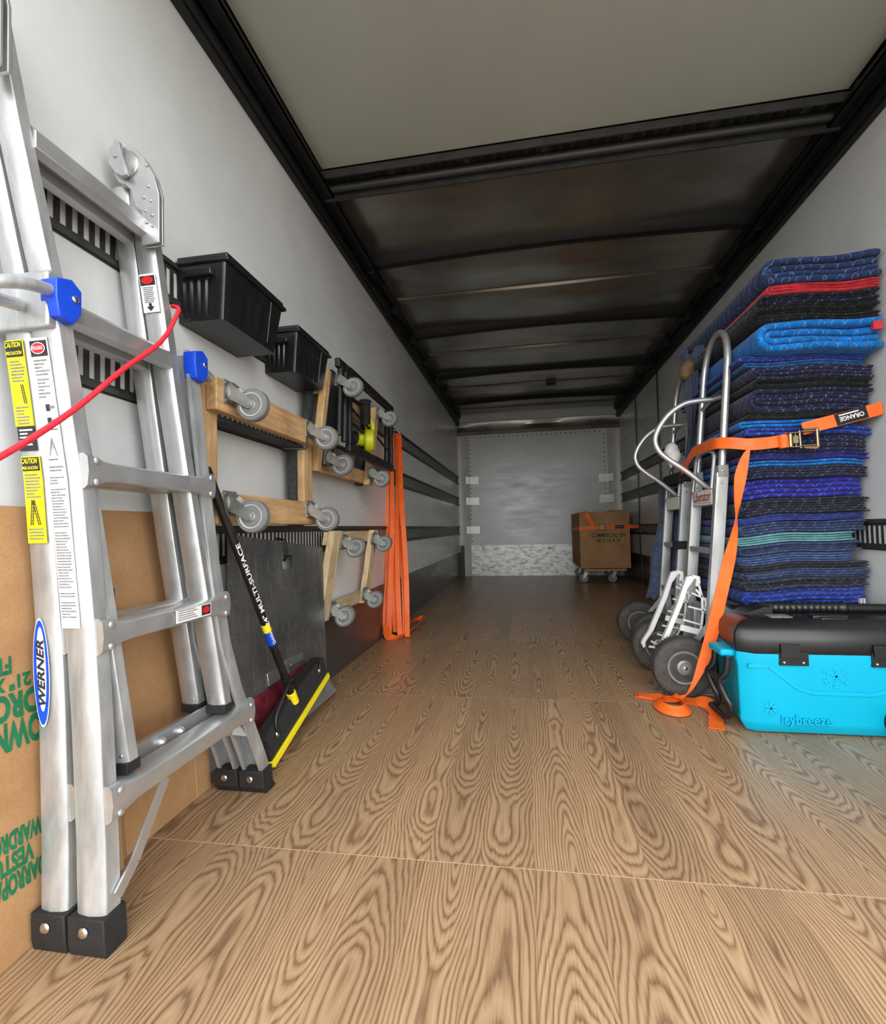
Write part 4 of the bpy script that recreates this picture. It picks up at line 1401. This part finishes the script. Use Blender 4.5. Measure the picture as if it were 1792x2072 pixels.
# ------------------------------------------------------------------ hand trucks
def hand_truck(dx, dy, lab, plate_text):
    hx = lambda z: .762 + .095 * (z - .2) + dx
    yc = 2.375 + dy
    hw = .148
    t = thing('hand_truck', (.70 + dx, yc, 0), lab, 'hand truck', 'aluminium hand trucks by the blanket stack')
    for s in (-1, 1):
        mb = MB()
        secs = []
        y = yc + s * hw
        for z in (.055, .30, .62, .935):
            x = hx(z)
            secs.append([V3((x + a, y + b, z)) for a, b in ((-.024, -.014), (.0, -.018), (.024, -.014), (.024, .014), (-.024, .014))])
        mb.sweep(secs)
        f = build('side_rail', mb, M['alu'], t, .002)
        mb = MB().box(hx(.95) - .020, hx(.95) + .020, y - .019, y + .019, .915, .965)
        for z in (.89, .94):
            mb.lathe([(.006, 0), (.005, .003), (.001, .004)], (hx(z) - .004, y - .019, z), (0, -1, 0), 8, 1)
        build('socket', mb, [M['hub'], M['chrome']], f, .004)
    # tall loop
    P = [(hx(.93), yc - hw, .93)]
    for z in (1.05, 1.2, 1.33, 1.42):
        P.append((hx(z), yc - hw + .02 * (z - .93), z))
    r = hw - .012
    for k in range(1, 12):
        a = PI * k / 12
        P.append((hx(1.42 + .16 * math.sin(a)), yc - r * math.cos(a), 1.42 + .160 * math.sin(a)))
    for z in (1.42, 1.33, 1.2, 1.05, .93):
        P.append((hx(z), yc + hw - .02 * (z - .93), z))
    build('loop_handle', MB().tube(P, .0148, 12), M['alu2'], t)
    mb = MB().tube([(hx(1.27), yc - hw + .01, 1.265), (hx(1.27) - .004, yc, 1.283), (hx(1.27), yc + hw - .01, 1.265)], .010, 10)
    build('handle_crossbar', mb, M['alu2'], t)
    ctl = [(hx(1.27) - .004, 1.283), (.775, 1.279), (.725, 1.264), (.670, 1.224), (.628, 1.168), (.608, 1.112), (.622, 1.060), (.662, 1.018), (.73, .966), (.80, .905), (.832, .875)]
    path = catmull([(a + (dx if i else 0), yc, b) for i, (a, b) in enumerate(ctl)], 4)
    build('curved_handle', MB().tube(path, .0125, 12), M['alu2'], t)
    # braces
    for z, hh, dpt in ((.835, .075, .006), (.60, .024, .03), (.345, .03, .03), (.08, .03, .03)):
        mb = MB().box(hx(z) - .020, hx(z) - .020 + dpt, yc - hw, yc + hw, z - hh / 2, z + hh / 2)
        o = build('cross_brace', mb, M['alu'], t, .002)
        if z > .8:
            mb = MB()
            mb.box(hx(z) - .0225, hx(z) - .0195, yc - .115, yc + .115, z - .033, z + .033)
            if plate_text:
                mb.text(plate_text, (hx(z) - .0230, yc, z + .006), (0, -1, 0), (0, 0, 1), w=.205, h=.044, m=1, bold=.01, lift=.0006)
                mb.box(hx(z) - .0232, hx(z) - .022, yc - .10, yc + .10, z - .024, z - .022, 2)
            build('name_plate', mb, [M['paper'], M['liberator'], M['grey_ink']], o)
    # white arched loop in front of the frame
    mb = MB()
    P = [(hx(.88) - .026, yc + hw - .03, .87)]
    for k in range(9):
        a = PI * k / 8
        P.append((hx(1.05) - .024, yc + (hw - .035) * math.cos(a) ** 1 if True else 0, 1.01 + .035 * math.sin(a)))
    P.append((hx(.88) - .026, yc - hw + .03, .87))
    mb.tube(P, .008, 10)
    build('inner_hoop', mb, M['alu'], t)
    # upright in the middle
    mb = MB().box(hx(.2) - .018, hx(.2) + .01, yc - .012, yc + .012, .06, .34)
    build('centre_post', mb, M['alu'], t, .002)
    # white stair climbers
    for s in ((-1, 1) if plate_text else ()):
        yk = yc + s * .112
        fnk = lambda a, b, w: V3((a + dx, yk + w, b))
        mb = MB()
        edge = [(.704, .496), (.684, .490), (.666, .444), (.642, .376), (.606, .290), (.572, .212), (.546, .172), (.536, .152), (.546, .128)]
        back = [(.716, .482), (.686, .440), (.664, .374), (.628, .290), (.594, .212), (.568, .176), (.556, .158), (.554, .136)]
        mb.prism(edge + back[::-1], fnk, -.013, .013)
        cur = [(.730, .478), (.746, .40), (.746, .33), (.736, .262), (.708, .200), (.672, .155), (.630, .126), (.572, .134)]
        for (a, b), (c, d_) in zip(cur, cur[1:]):
            mb.beam(fnk(a, b, 0), fnk(c, d_, 0), .007, .010, (1, 0, 0))
        for (a, b), (c, d_) in (((.704, .42), (.746, .40)), ((.688, .362), (.748, .345)), ((.664, .305), (.742, .282)), ((.636, .235), (.722, .22)), ((.612, .194), (.690, .172)), ((.582, .160), (.640, .130))):
            mb.beam(fnk(a, b, 0), fnk(c, d_, 0), .007, .008, (1, 0, 0))
        mb.beam(fnk(.652, .272, 0), fnk(.738, .250, 0), .010, .026, (1, 0, 0))
        mb.beam(fnk(.722, .435, 0), fnk(hx(.39) - dx - .01, .372, 0), .007, .010, (1, 0, 0))
        mb.beam(fnk(.742, .345, 0), fnk(hx(.35) - dx - .01, .352, 0), .007, .010, (1, 0, 0))
        mb.beam(fnk(.76, .40, 0), fnk(.758, .347, 0), .006, .008, (1, 0, 0))
        mb.prism([(.708, .500), (.738, .492), (.740, .465), (.730, .446), (.718, .452), (.724, .478), (.710, .486)], fnk, -.010, .010)
        build('stair_climber', mb, M['white'], t, .002)
    # wheels
    for s in (-1, 1):
        y = yc + s * .192
        o = (.634 + dx, y, .127)
        mb = MB()
        R_, W_ = .125, .036
        prof = [(.068, -.026), (.074, -.033), (.098, -.037), (.110, -.035), (.120, -.028), (R_, -.014), (R_, .014), (.120, .028), (.110, .035), (.098, .037), (.074, .033), (.068, .026)]
        mb.lathe(prof, o, (0, 1, 0), 48)
        for k in range(60):                              # tread blocks
            a = 2 * PI * k / 60
            for q in (-1, 1):
                c = V3((o[0] + math.cos(a) * .1155, y + q * .0312, o[2] + math.sin(a) * .1155))
                d1_ = V3((math.cos(a), 0, math.sin(a)))
                mb.beam(c - d1_ * .0075, c + d1_ * .0075, .0055, .006, (0, 1, 0))
        w_ = build('wheel', mb, M['tyre'], t, angle=30)
        mb = MB()
        mb.lathe([(.010, -.034), (.018, -.034), (.020, -.028), (.030, -.026), (.040, -.018), (.056, -.018), (.060, -.030), (.067, -.031), (.071, -.026), (.071, .026), (.067, .031), (.060, .030), (.056, .018), (.030, .026), (.018, .034), (.010, .034)], o, (0, 1, 0), 40)
        mb.lathe([(.003, -.040), (.008, -.039), (.010, -.034), (.010, .034), (.003, .04)], o, (0, 1, 0), 16, 1)
        build('hub', mb, [M['hub'], M['chrome']], w_, angle=30)
    mb = MB().cyl((.634 + dx, yc - .20, .127), (.634 + dx, yc + .20, .127), .008, 12)
    for s in (-1, 1):
        mb.beam((.634 + dx, yc + s * .135, .127), (hx(.13), yc + s * .135, .16), .01, .04, (0, 0, 1))
        mb.beam((.634 + dx, yc + s * .135, .127), (hx(.2), yc + s * .135, .29), .01, .02, (0, 0, 1))
    build('axle_bracket', mb, M['alu'], t)
    mb = MB().box(.70 + dx, .862 + dx if dx < .01 else .80 + dx, yc - .17, yc + .17, .0, .008)
    mb.box(.700 + dx, .770 + dx, yc - .16, yc + .16, .008, .07)
    build('nose_plate', mb, M['alu'], t, .002)
    return t
tA = hand_truck(0.0, 0.0, 'nearer aluminium hand truck with white stair climbers and Liberator plate', 'Liberator')
tB = hand_truck(0.035, .575, 'farther aluminium hand truck partly draped in faded blue cloth', '')

# cloth and bits on the farther truck
def soft(mb_fn, nu, nv, th=.012):
    """draped slab: mb_fn(u, v) -> (point, normal)"""
    mb = MB()
    vs, fs = [], []
    for side in (0, 1):
        for i in range(nu + 1):
            for j in range(nv + 1):
                p, n_ = mb_fn(i / nu, j / nv)
                vs.append(p + n_ * (th if side else 0))
    K = (nu + 1) * (nv + 1)
    idx = lambda s, i, j: s * K + i * (nv + 1) + j
    for i in range(nu):
        for j in range(nv):
            fs.append((idx(0, i, j), idx(0, i + 1, j), idx(0, i + 1, j + 1), idx(0, i, j + 1)))
            fs.append((idx(1, i, j), idx(1, i, j + 1), idx(1, i + 1, j + 1), idx(1, i + 1, j)))
    for i in range(nu):
        for j in (0, nv):
            fs.append((idx(0, i, j), idx(0, i + 1, j), idx(1, i + 1, j), idx(1, i, j)))
    for j in range(nv):
        for i in (0, nu):
            fs.append((idx(0, i, j), idx(0, i, j + 1), idx(1, i, j + 1), idx(1, i, j)))
    return mb.add(vs, fs)
def drape(u, v):                                     # over the top of the farther loop and down its near leg
    a = u * 2 - 1
    z = 1.64 - .60 * v ** 1.1 + .03 * math.sin(u * 9) + .03 * (1 - a * a) * (1 - v)
    x = .905 + .05 * a * (1 - .55 * v) + .05 * (z - 1.5) + .012 * math.sin(u * 16 + v * 3) * v
    y = 2.76 + .03 * math.sin(v * 6 + u * 5) + .018 * math.sin(u * 19 + v * 2) + .05 * (1 - v) ** 6
    return V3((x, y, z)), V3((.2, -.97, 0)).normalized()
cl = thing('draped_cloth', (.88, 2.9, 1.1), 'faded blue cloth draped over the top of the farther hand truck', 'cloth')
build('cloth', soft(drape, 30, 30, .028), M['denim'], cl, angle=60)
mb = MB()
mb.lathe([(.01, -.050), (.026, -.042), (.038, -.01), (.034, .03), (.018, .055), (.005, .062)], (.880, 2.752, 1.535), (.3, .1, 1), 16)
build('tan_patch', mb, M['tan'], cl)['label'] = 'tan bare patch at the crown of the cloth'
def slab(u, v):                                      # long upright blanket behind the farther truck
    z = .265 + .66 * v + .012 * math.sin(u * 23)
    x = .765 + .075 * v + .13 * u + .008 * math.sin(v * 11 + u * 3)
    y = 3.165 + .012 * math.sin(v * 6 + u * 8) - .02 * u
    x -= .03 * (1 - v) ** 2 * (1 - u)
    return V3((x, y, z)), V3((0, 1, 0))
tag(build('upright_blanket', soft(slab, 10, 40, .06), M['denim'], None, at=(.85, 3.20, .27), angle=60), 'faded blue shaggy blanket standing upright behind the farther hand truck', 'blanket')
mb = MB()
rr = random.Random(5)
P = []
for i in range(9):
    a = i / 8
    P.append(V3((.80 + .012 * rr.uniform(-1, 1), 2.80 + .02 * rr.uniform(-1, 1), 1.16 - .12 * a)))
mb.tube(P, [.012, .03, .036, .030, .038, .034, .036, .028, .010], 9)
tag(build('plastic_bag', mb, M['white'], None, at=(.80, 2.80, 1.1), angle=60), 'crumpled white plastic bag tied to the farther hand truck', 'bag')
for i, (z, hh, lab) in enumerate(((.975, .030, 'upper black strap bound around the farther hand truck'), (.605, .022, 'lower black strap bound around the farther hand truck'))):
    mb = MB()
    xx = .762 + .035 + .095 * (z - .2)
    y0, y1 = (2.775, 2.83) if i else (2.77, 3.13)
    mb.box(xx - .034, xx + .034, y0, y1, z - hh, z + hh)
    mb.box(xx - .046, xx - .030, y0 + .01, y0 + .05, z - hh * 1.3, z + hh * .8)
    tag(build('binding_strap', mb, M['blackweb'], None, .008, at=(xx, y0, z)), lab, 'strap')

# ------------------------------------------------------------------ moving blankets
COL = dict(navy=srgb(36, 55, 96), slate=srgb(46, 66, 110), red=srgb(206, 50, 62), dark=srgb(24, 32, 52), black=srgb(20, 20, 24), azure=srgb(8, 112, 190), royal=srgb(36, 62, 158), violet=srgb(42, 46, 156),
           teal=srgb(20, 92, 150), sea=srgb(104, 168, 172), steel=srgb(56, 84, 140), ink=srgb(34, 38, 70), char=srgb(30, 36, 52))
Q = {k: quilt_mat('quilt_' + k, c, amount=(.25 if k in ('red', 'black', 'sea') else .6)) for k, c in COL.items()}
def warp(p):
    x, y, z = p
    k = min(1.0, max(0.0, (z - .02) / .3))
    return V3((x, y, z + k * (.0085 * math.sin(9 * x + 3.4 * z + 1) + .0050 * math.sin(19 * x - 4 * y + 5 * z))))
def blanket(z0, z1, xl, xr, y0, y1, n, q, lab, seed):
    rr = random.Random(seed)
    T = z1 - z0
    t = T / n
    mb = MB()
    for j in range(n // 2):
        zc = (z0 + z1) / 2
        R_ = T / 2 - (j + .5) * t                       # half distance between the two layers of this fold
        th = t * .46
        xa = xl + j * t * .95 + rr.uniform(0, .006) + (R_ if R_ < .05 else .05)
        ex = min(R_, .05)
        xe = xr - rr.uniform(0, .006) - .004 * j
        line = []
        nx = 12
        for i in range(nx + 1):
            line.append((xe + (xa - xe) * i / nx, zc + R_, 0, 1))
        for k in range(1, 9):
            a = PI / 2 + PI * k / 9
            line.append((xa + ex * math.cos(a), zc + R_ * math.sin(a), math.cos(a), math.sin(a)))
        for i in range(nx + 1):
            line.append((xa + (xe - xa) * i / nx, zc - R_, 0, -1))
        yf = y0 + rr.uniform(-.012, .010) + .004 * j
        ph = rr.uniform(0, 6)
        secs = []
        ny = 7
        ys = [(yf, .25), (yf + .004, .7), (yf + .012, .95)] + [(yf + .03 + (y1 - yf - .05) * i / ny, 1.0) for i in range(ny)] + [(y1 - .006, .9), (y1, .3)]
        for yy, sc in ys:
            s = []
            for (x, z, nxx, nz) in line:
                w = .006 * math.sin(x * 13 + ph) + (.016 * max(0, (x - xe + .05) / .05) ** 2 if yy < y0 + .1 else 0)
                s.append(warp((x + nxx * th * sc, yy + w, z + nz * th * sc)))
            for (x, z, nxx, nz) in reversed(line):
                w = .006 * math.sin(x * 13 + ph) + (.016 * max(0, (x - xe + .05) / .05) ** 2 if yy < y0 + .1 else 0)
                s.append(warp((x - nxx * th * sc, yy + w, z - nz * th * sc)))
            secs.append(s)
        m_ = len(line)
        vs = [p for s in secs for p in s]
        nn_ = 2 * m_
        fs = []
        for i in range(len(secs) - 1):
            for k in range(nn_):
                fs.append((i * nn_ + k, i * nn_ + (k + 1) % nn_, (i + 1) * nn_ + (k + 1) % nn_, (i + 1) * nn_ + k))
        for e in (0, len(secs) - 1):                    # caps as quads along the ribbon
            for k in range(m_ - 1):
                fs.append((e * nn_ + k, e * nn_ + k + 1, e * nn_ + nn_ - 2 - k, e * nn_ + nn_ - 1 - k))
        mb.add(vs, fs)
    o = build('moving_blanket', mb, Q[q], None, at=((xl + xr) / 2, y0, z0), angle=60)
    return tag(o, lab, 'blanket', 'moving blankets in the tall stack')
BL = [
    (1.700, 1.808, 1.005, 1.36, 4, 'navy', 'thick navy moving blanket on the very top of the stack'),
    (1.658, 1.698, 1.020, 1.36, 4, 'red', 'thin red moving blanket second from the top of the stack'),
    (1.618, 1.656, .985, 1.36, 4, 'dark', 'thin dark navy blanket directly under the red blanket'),
    (1.548, 1.616, .958, 1.36, 6, 'black', 'black blanket with folded edges above the bright azure blanket'),
    (1.420, 1.546, .985, 1.36, 4, 'azure', 'thick bright azure blanket high in the stack'),
    (1.395, 1.418, .925, 1.34, 2, 'royal', 'royal blue blanket just under the thick bright azure blanket'),
    (1.365, 1.393, .940, 1.34, 2, 'teal', 'thin teal blue blanket second below the thick azure blanket'),
    (1.302, 1.363, .945, 1.355, 4, 'ink', 'purplish navy blanket third below the thick azure blanket'),
    (1.266, 1.300, .948, 1.35, 4, 'black', 'thin black blanket between two purplish navy ones, upper half'),
    (1.160, 1.264, .930, 1.36, 6, 'ink', 'thick purplish navy blanket above the ratchet buckle'),
    (1.138, 1.158, .925, 1.36, 2, 'black', 'thin black blanket resting right above the strapped blue one'),
    (1.104, 1.136, .900, 1.33, 2, 'azure', 'azure blanket just above the orange ratchet strap'),
    (1.066, 1.102, .915, 1.365, 2, 'royal', 'royal blue blanket passing directly behind the ratchet buckle'),
    (.996, 1.064, .918, 1.35, 4, 'ink', 'purplish navy blanket just below the ratchet buckle'),
    (.970, .994, .905, 1.365, 4, 'violet', 'thin violet blue blanket second below the ratchet buckle'),
    (.940, .968, .900, 1.35, 2, 'azure', 'thin azure blanket halfway down the stack'),
    (.893, .938, .895, 1.36, 4, 'ink', 'purplish navy blanket right above the thick violet one'),
    (.812, .891, .880, 1.355, 4, 'violet', 'thick violet blue blanket at the middle of the stack'),
    (.748, .810, .875, 1.365, 6, 'dark', 'dark navy blanket right under the thick violet one'),
    (.718, .746, .868, 1.355, 4, 'royal', 'thin royal blue blanket two above the seafoam one'),
    (.671, .716, .868, 1.36, 4, 'slate', 'slate blue blanket right above the seafoam one'),
    (.631, .669, .862, 1.32, 4, 'sea', 'pale seafoam green blanket low in the stack'),
    (.591, .629, .860, 1.33, 4, 'slate', 'slate blue blanket right under the seafoam one'),
    (.550, .589, .858, 1.30, 4, 'steel', 'steel blue blanket second under the seafoam one'),
    (.528, .548, .866, 1.35, 2, 'black', 'thin black blanket third under the seafoam one'),
    (.489, .526, .872, 1.355, 4, 'slate', 'slate blanket sandwiched between a thin black and a charcoal one'),
    (.449, .487, .868, 1.35, 4, 'char', 'charcoal blanket directly above the lowest royal blue one'),
    (.383, .447, .872, 1.345, 4, 'royal', 'bright royal blue blanket just above the cooler lid'),
    (.330, .381, .850, 1.33, 4, 'ink', 'purplish navy blanket behind the top of the cooler lid'),
    (.235, .328, .850, 1.33, 4, 'royal', 'royal blue blanket behind the black cooler lid'),
    (.120, .233, .850, 1.33, 6, 'ink', 'purplish navy blanket second from the floor, behind the cooler'),
    (.002, .118, .865, 1.33, 6, 'dark', 'dark navy blanket on the floor, behind the cooler'),
]
for i, (z0, z1, xl, xr, n, q, lab) in enumerate(BL):
    rr = random.Random(i * 7 + 1)
    zm = (z0 + z1) / 2
    lean = lambda z: interp([(0, 2.20), (.85, 2.195), (1.0, 2.168), (1.15, 2.145), (1.33, 2.11), (1.41, 2.062), (1.85, 2.045)], z)
    y0 = lean(zm) + rr.uniform(-.014, .010) + (.06 if i in (5, 6) else 0)
    k0, k1, km = lean(z0) / 2.18, lean(z1) / 2.18, lean(zm) / 2.18
    z0, z1 = (.7248 + (z0 - .7248) * k0, .7248 + (z1 - .7248) * k1) if z0 > .72 else (z0, z1)
    xl *= km
    last = blanket(z0, z1, xl, xr, y0, 2.92 + rr.uniform(-.03, .03), n, q, lab, i)

    if q == 'azure' and n == 4:
        mb = MB().box(1.315, 1.346, y0 - .010, y0 + .004, z0 + .45 * (z1 - z0), z0 + .72 * (z1 - z0))
        build('sewn_tag', mb, mat('red_cloth', srgb(200, 52, 62), .8, 0, .1), bpy.data.objects[last.name])
    if 'bright royal' in lab:
        for k in (0, 1):
            mb = MB().box(1.300 + k * .012, 1.3035 + k * .012, y0 - .012, y0 + .004, z0 + .006, z0 + .026)
            build('white_stitch', mb, M['paper'], bpy.data.objects[last.name])

# ------------------------------------------------------------------ ratchet strap round the stack
rs = thing('ratchet_strap', (1.05, 2.14, 1.06), 'orange ratchet strap holding the blanket stack and hand trucks', 'strap')
mb = MB()
path = [(XR - .016, 2.112, 1.150), (1.36, 2.110, 1.146), (1.24, 2.108, 1.117), (1.09, 2.112, 1.083)]
pts = catmull(path, 4)
mb.ribbon(pts, [V3((-.008, 0, .048))] * len(pts), .003)
build('webbing', mb, M['orange'], rs)
mb = MB()
path = [(1.045, 2.135, 1.052), (1.015, 2.128, 1.042), (.965, 2.128, 1.036), (.905, 2.128, 1.034), (.855, 2.150, 1.045), (.822, 2.185, 1.054), (.806, 2.225, 1.058), (.806, 2.30, 1.060), (.812, 2.42, 1.064), (.815, 2.52, 1.060), (.822, 2.62, 1.030), (.832, 2.76, 1.0)]
pts = catmull(path, 5)
mb.ribbon(pts, [V3((0, 0, .047))] * len(pts), .003)
build('webbing', mb, M['orange'], rs)
mb = MB()
mb.cyl((1.026, 2.120, 1.012), (1.022, 2.120, 1.062), .017, 16, 0)
build('webbing_roll', mb, M['orange'], rs)
bk = MB()
x0 = 1.03
for z in (1.012, 1.068):
    bk.box(1.035, 1.085, 2.095, 2.135, z - .002, z + .002)
    bk.box(1.075, 1.135, 2.085, 2.125, z - .003 + .003, z + .001 + .003)
bk.cyl((1.045, 2.112, 1.010), (1.045, 2.112, 1.070), .009, 12)
bk.cyl((1.075, 2.100, 1.005), (1.072, 2.100, 1.075), .0045, 10)
bk.cyl((1.068, 2.118, 1.010), (1.066, 2.118, 1.070), .0045, 10)
bk.cyl((1.130, 2.090, 1.005), (1.128, 2.090, 1.082), .006, 10)
bk.box(1.08, 1.132, 2.083, 2.097, 1.003, 1.009)
bk.box(1.08, 1.132, 2.083, 2.097, 1.076, 1.082)
bk.box(1.050, 1.068, 2.098, 2.118, 1.025, 1.055)
build('ratchet_buckle', bk, M['brass'], rs, .001)
mb = MB().beam((1.085, 2.088, 1.006), (1.128, 2.086, 1.004), .003, .008, (0, 0, 1))
build('grip_strip', mb, M['orange'], rs)
mb = MB()
a0, a1 = V3((1.205, 2.1062, 1.109)), V3((1.315, 2.1070, 1.136))
ax = (a1 - a0).normalized()
upv = V3((-.24, 0, 1)).normalized()
nn = ax.cross(upv)
mb.beam(a0, a1, .0022, .046, (0, 0, 1))
mb.text('ORANGE', (a0 + a1) / 2 - V3((0, .0016, 0)) - upv * .002, -ax, -upv, w=.088, h=.018, m=1, lift=.0004, bold=.03)
mb.beam(a0.lerp(a1, .12) + upv * .014 - V3((0, .0016, 0)), a0.lerp(a1, .75) + upv * .014 - V3((0, .0016, 0)), .001, .005, (0, 0, 1), 1)
build('tag', mb, [M['blackweb'], M['paper']], rs)['label'] = 'black woven tag with white upside-down lettering'
# loose tail falling to the floor
pl_ = [((.884, 2.105, 1.012), (.030, 0, .034)), ((.868, 2.098, .97), (.040, 0, .022)), ((.845, 2.080, .90), (.046, 0, .008)), ((.826, 2.068, .80), (.030, .020, .002)), ((.817, 2.062, .74), (.012, .018, .002)), ((.806, 2.058, .68), (.030, .020, 0)), ((.780, 2.052, .58), (.048, .008, 0)), ((.745, 2.046, .45), (.050, .004, .006)), ((.705, 2.042, .30), (.050, 0, .010)), ((.672, 2.045, .19), (.044, -.008, .014)), ((.640, 2.052, .105), (.026, -.014, .022)), ((.606, 2.070, .040), (.018, -.01, .026)),
       ((.560, 2.110, .014), (.012, .044, .010)), ((.500, 2.150, .006), (.008, .048, .004)), ((.440, 2.175, .004), (.010, .046, 0))]
pts = catmull([p for p, _ in pl_], 5)
wv = catmull([w for _, w in pl_], 5)
mb = MB().ribbon(pts, wv, .003)
lt = build('loose_tail', mb, M['orange'], rs)
cx_, cy_ = .545, 2.035
pl_ = [((.450, 2.165, .010), (.006, .046, 0)), ((.495, 2.150, .010), (.010, .044, .004)), ((.525, 2.125, .012), (.020, .030, .022))]
for k in range(9):
    g = math.radians(115 + k * 38)
    c_, s_ = math.cos(g), math.sin(g)
    pl_.append(((cx_ + .052 * c_, cy_ + .078 * s_, .020), (-.026 * c_, -.030 * s_, .028)))
pl_ += [((.580, 2.125, .016), (.02, .034, .022)), ((.600, 2.125, .010), (.020, .040, .012)), ((.640, 2.110, .008), (.020, .044, .010)), ((.668, 2.075, .020), (.018, .018, .036)), ((.684, 2.030, .022), (.030, .010, .034)), ((.680, 1.98, .016), (.040, .004, .022)), ((.662, 1.92, .008), (.048, -.006, .004)), ((.640, 1.850, .004), (.049, -.012, 0))]
pts = catmull([p for p, _ in pl_], 5)
wv = catmull([w for _, w in pl_], 5)
mb = MB().ribbon(pts, wv, .003)
build('loose_tail', mb, M['orange'], rs)

# ------------------------------------------------------------------ cooler
ck = thing('cooler', (.98, 2.0, 0), 'turquoise wheeled cooler with black lid in front of the blankets', 'cooler')
CX0, CX1, CY0, CY1 = .665, 1.345, 1.815, 2.150
def plan(g, z, cut=.0):
    """outline of the tub grown by g"""
    return [V3((.727 - g, 1.925, z)), V3((.714 - g * .9, 1.848 - g * .4, z)), V3((.758 - g * .2, CY0 - g, z)), V3((CX1 - .05, CY0 - g, z)), V3((CX1 + g * .3, CY0 + .04, z)), V3((CX1 + g * .3, CY1 - .03, z)), V3((CX1 - .04, CY1, z)), V3((.785, CY1, z)), V3((.742 - g, 2.10, z))]
mb = MB()
secs = [plan(-.026, .004), plan(-.006, .034), plan(-.003, .045), plan(.0, .225), plan(.006, .252), plan(.006, .290)]
mb.sweep(secs)
tub = build('tub', mb, M['cyan'], ck, .005, 3)
mb = MB()                                            # raised line on the front
line = [(.735, .235), (.800, .234), (.880, .166), (.925, .150), (1.10, .148), (1.165, .162), (1.215, .215), (1.28, .225)]
for (a, b), (c, d_) in zip(line, line[1:]):
    mb.beam((a, CY0 - .001, b), (c, CY0 - .001, d_), .006, .012, (0, 0, 1))
def flake(cx_, cz, r, m=0):
    for k in range(6):
        a = k * PI / 3 + PI / 2
        d_ = V3((math.cos(a), 0, math.sin(a)))
        c = V3((cx_, CY0 - .0005, cz))
        mb.beam(c, c + d_ * r, .006, r * .12, (0, 1, 0), m)
        for s in (-1, 1):
            e = V3((math.cos(a + s * .8), 0, math.sin(a + s * .8)))
            for q in (.5, .78):
                mb.beam(c + d_ * r * q, c + d_ * r * q + e * r * .3, .006, r * .11, (0, 1, 0), m)
flake(1.000, .205, .040)
flake(.800, .093, .021)
mb.text('icybreeze', (.905, CY0 - .003, .055), (1, 0, 0), (0, 0, 1), w=.152, h=.042, m=0, lift=-.001, bold=.015, depth=.0035)
build('raised_emblem', mb, M['cyan'], tub, .0012)
mb = MB()                                            # lip and handle hump at the left end
mb.box(.668, .735, 1.865, 1.985, .250, .276)
build('end_hump', mb, M['cyan'], tub, .009, 3)
mb = MB()
def lid_ring(g, z):
    pts_ = plan(g, z)
    pts_[0].y += .0
    return pts_
secs = [lid_ring(.004, .272), lid_ring(.008, .280), lid_ring(.010, .318), lid_ring(.006, .345), lid_ring(-.010, .368), lid_ring(-.035, .384), lid_ring(-.060, .388)]
mb.sweep(secs)
lid = build('lid', mb, M['black'], ck, .006, 3, angle=50)
mb = MB()
prof = [(.77, .384), (.80, .398), (.84, .412), (.87, .415), (.87, .384)]
mb.prism(prof, lambda a, b, c: V3((a, c, b)), 1.93, 2.03)
P = [(.86 + i * .0065, 1.98, .404) for i in range(42)]
mb.tube(P, [.020 + (.0025 if i % 3 == 0 else 0) + (.004 if i < 2 or i > 39 else 0) for i in range(42)], 18)
mb.tube([(1.133, 1.98, .402), (1.33, 1.98, .400)], .018, 16)
hd_ = build('carry_handle', mb, M['black'], lid)
mb = MB().box(.965, 1.075, 1.862, 1.905, .380, .398).box(.985, 1.065, 1.852, 1.870, .376, .392)
build('vent_cap', mb, M['black'], lid, .005)
mb = MB().box(.835, .905, 1.865, 1.92, .3865, .391)
build('control_panel', mb, M['grey_ink'], lid, .002)
for xa_ in (.828, 1.102):
    mb = MB()
    mb.box(xa_, xa_ + .088, CY0 - .012, CY0 + .002, .240, .285)
    mb.box(xa_ + .002, xa_ + .060, CY0 - .022, CY0 - .002, .268, .312)
    for q in (.014, .072):
        mb.lathe([(.005, 0), (.004, .002), (.001, .003)], (xa_ + q, CY0 - .012, .250), (0, -1, 0), 8, 1)
    build('latch', mb, [M['black'], M['chrome']], ck, .003)
mb = MB()                                            # black swing handle at the left end
CX0 = .692
for y in (1.853, 1.965):
    mb.tube(catmull([(CX0 - .006, y, .255), (CX0 - .012, y + .004, .20), (CX0 - .030, y + .016, .165), (CX0 - .018, y + .010, .120), (CX0 - .004, y, .085), (CX0 - .004, y + .01, .05), (CX0 - .016, y + .03, .036)], 5), .0115, 12)
mb.tube([(CX0 - .026, 1.86, .168), (CX0 - .026, 1.985, .168)], .010, 10)
mb.tube([(CX0 - .016, 1.875, .036), (CX0 - .016, 2.0, .036)], .011, 10)
build('swing_handle', mb, M['black'], ck)
for y in (1.835, 2.12):
    mb = MB().lathe([(.02, -.022), (.052, -.022), (.060, -.014), (.060, .014), (.052, .022), (.02, .022)], (1.195, y - .03 if y < 2 else y, .0605), (0, 1, 0), 28)
    build('wheel', mb, M['rubber'], ck, .002)
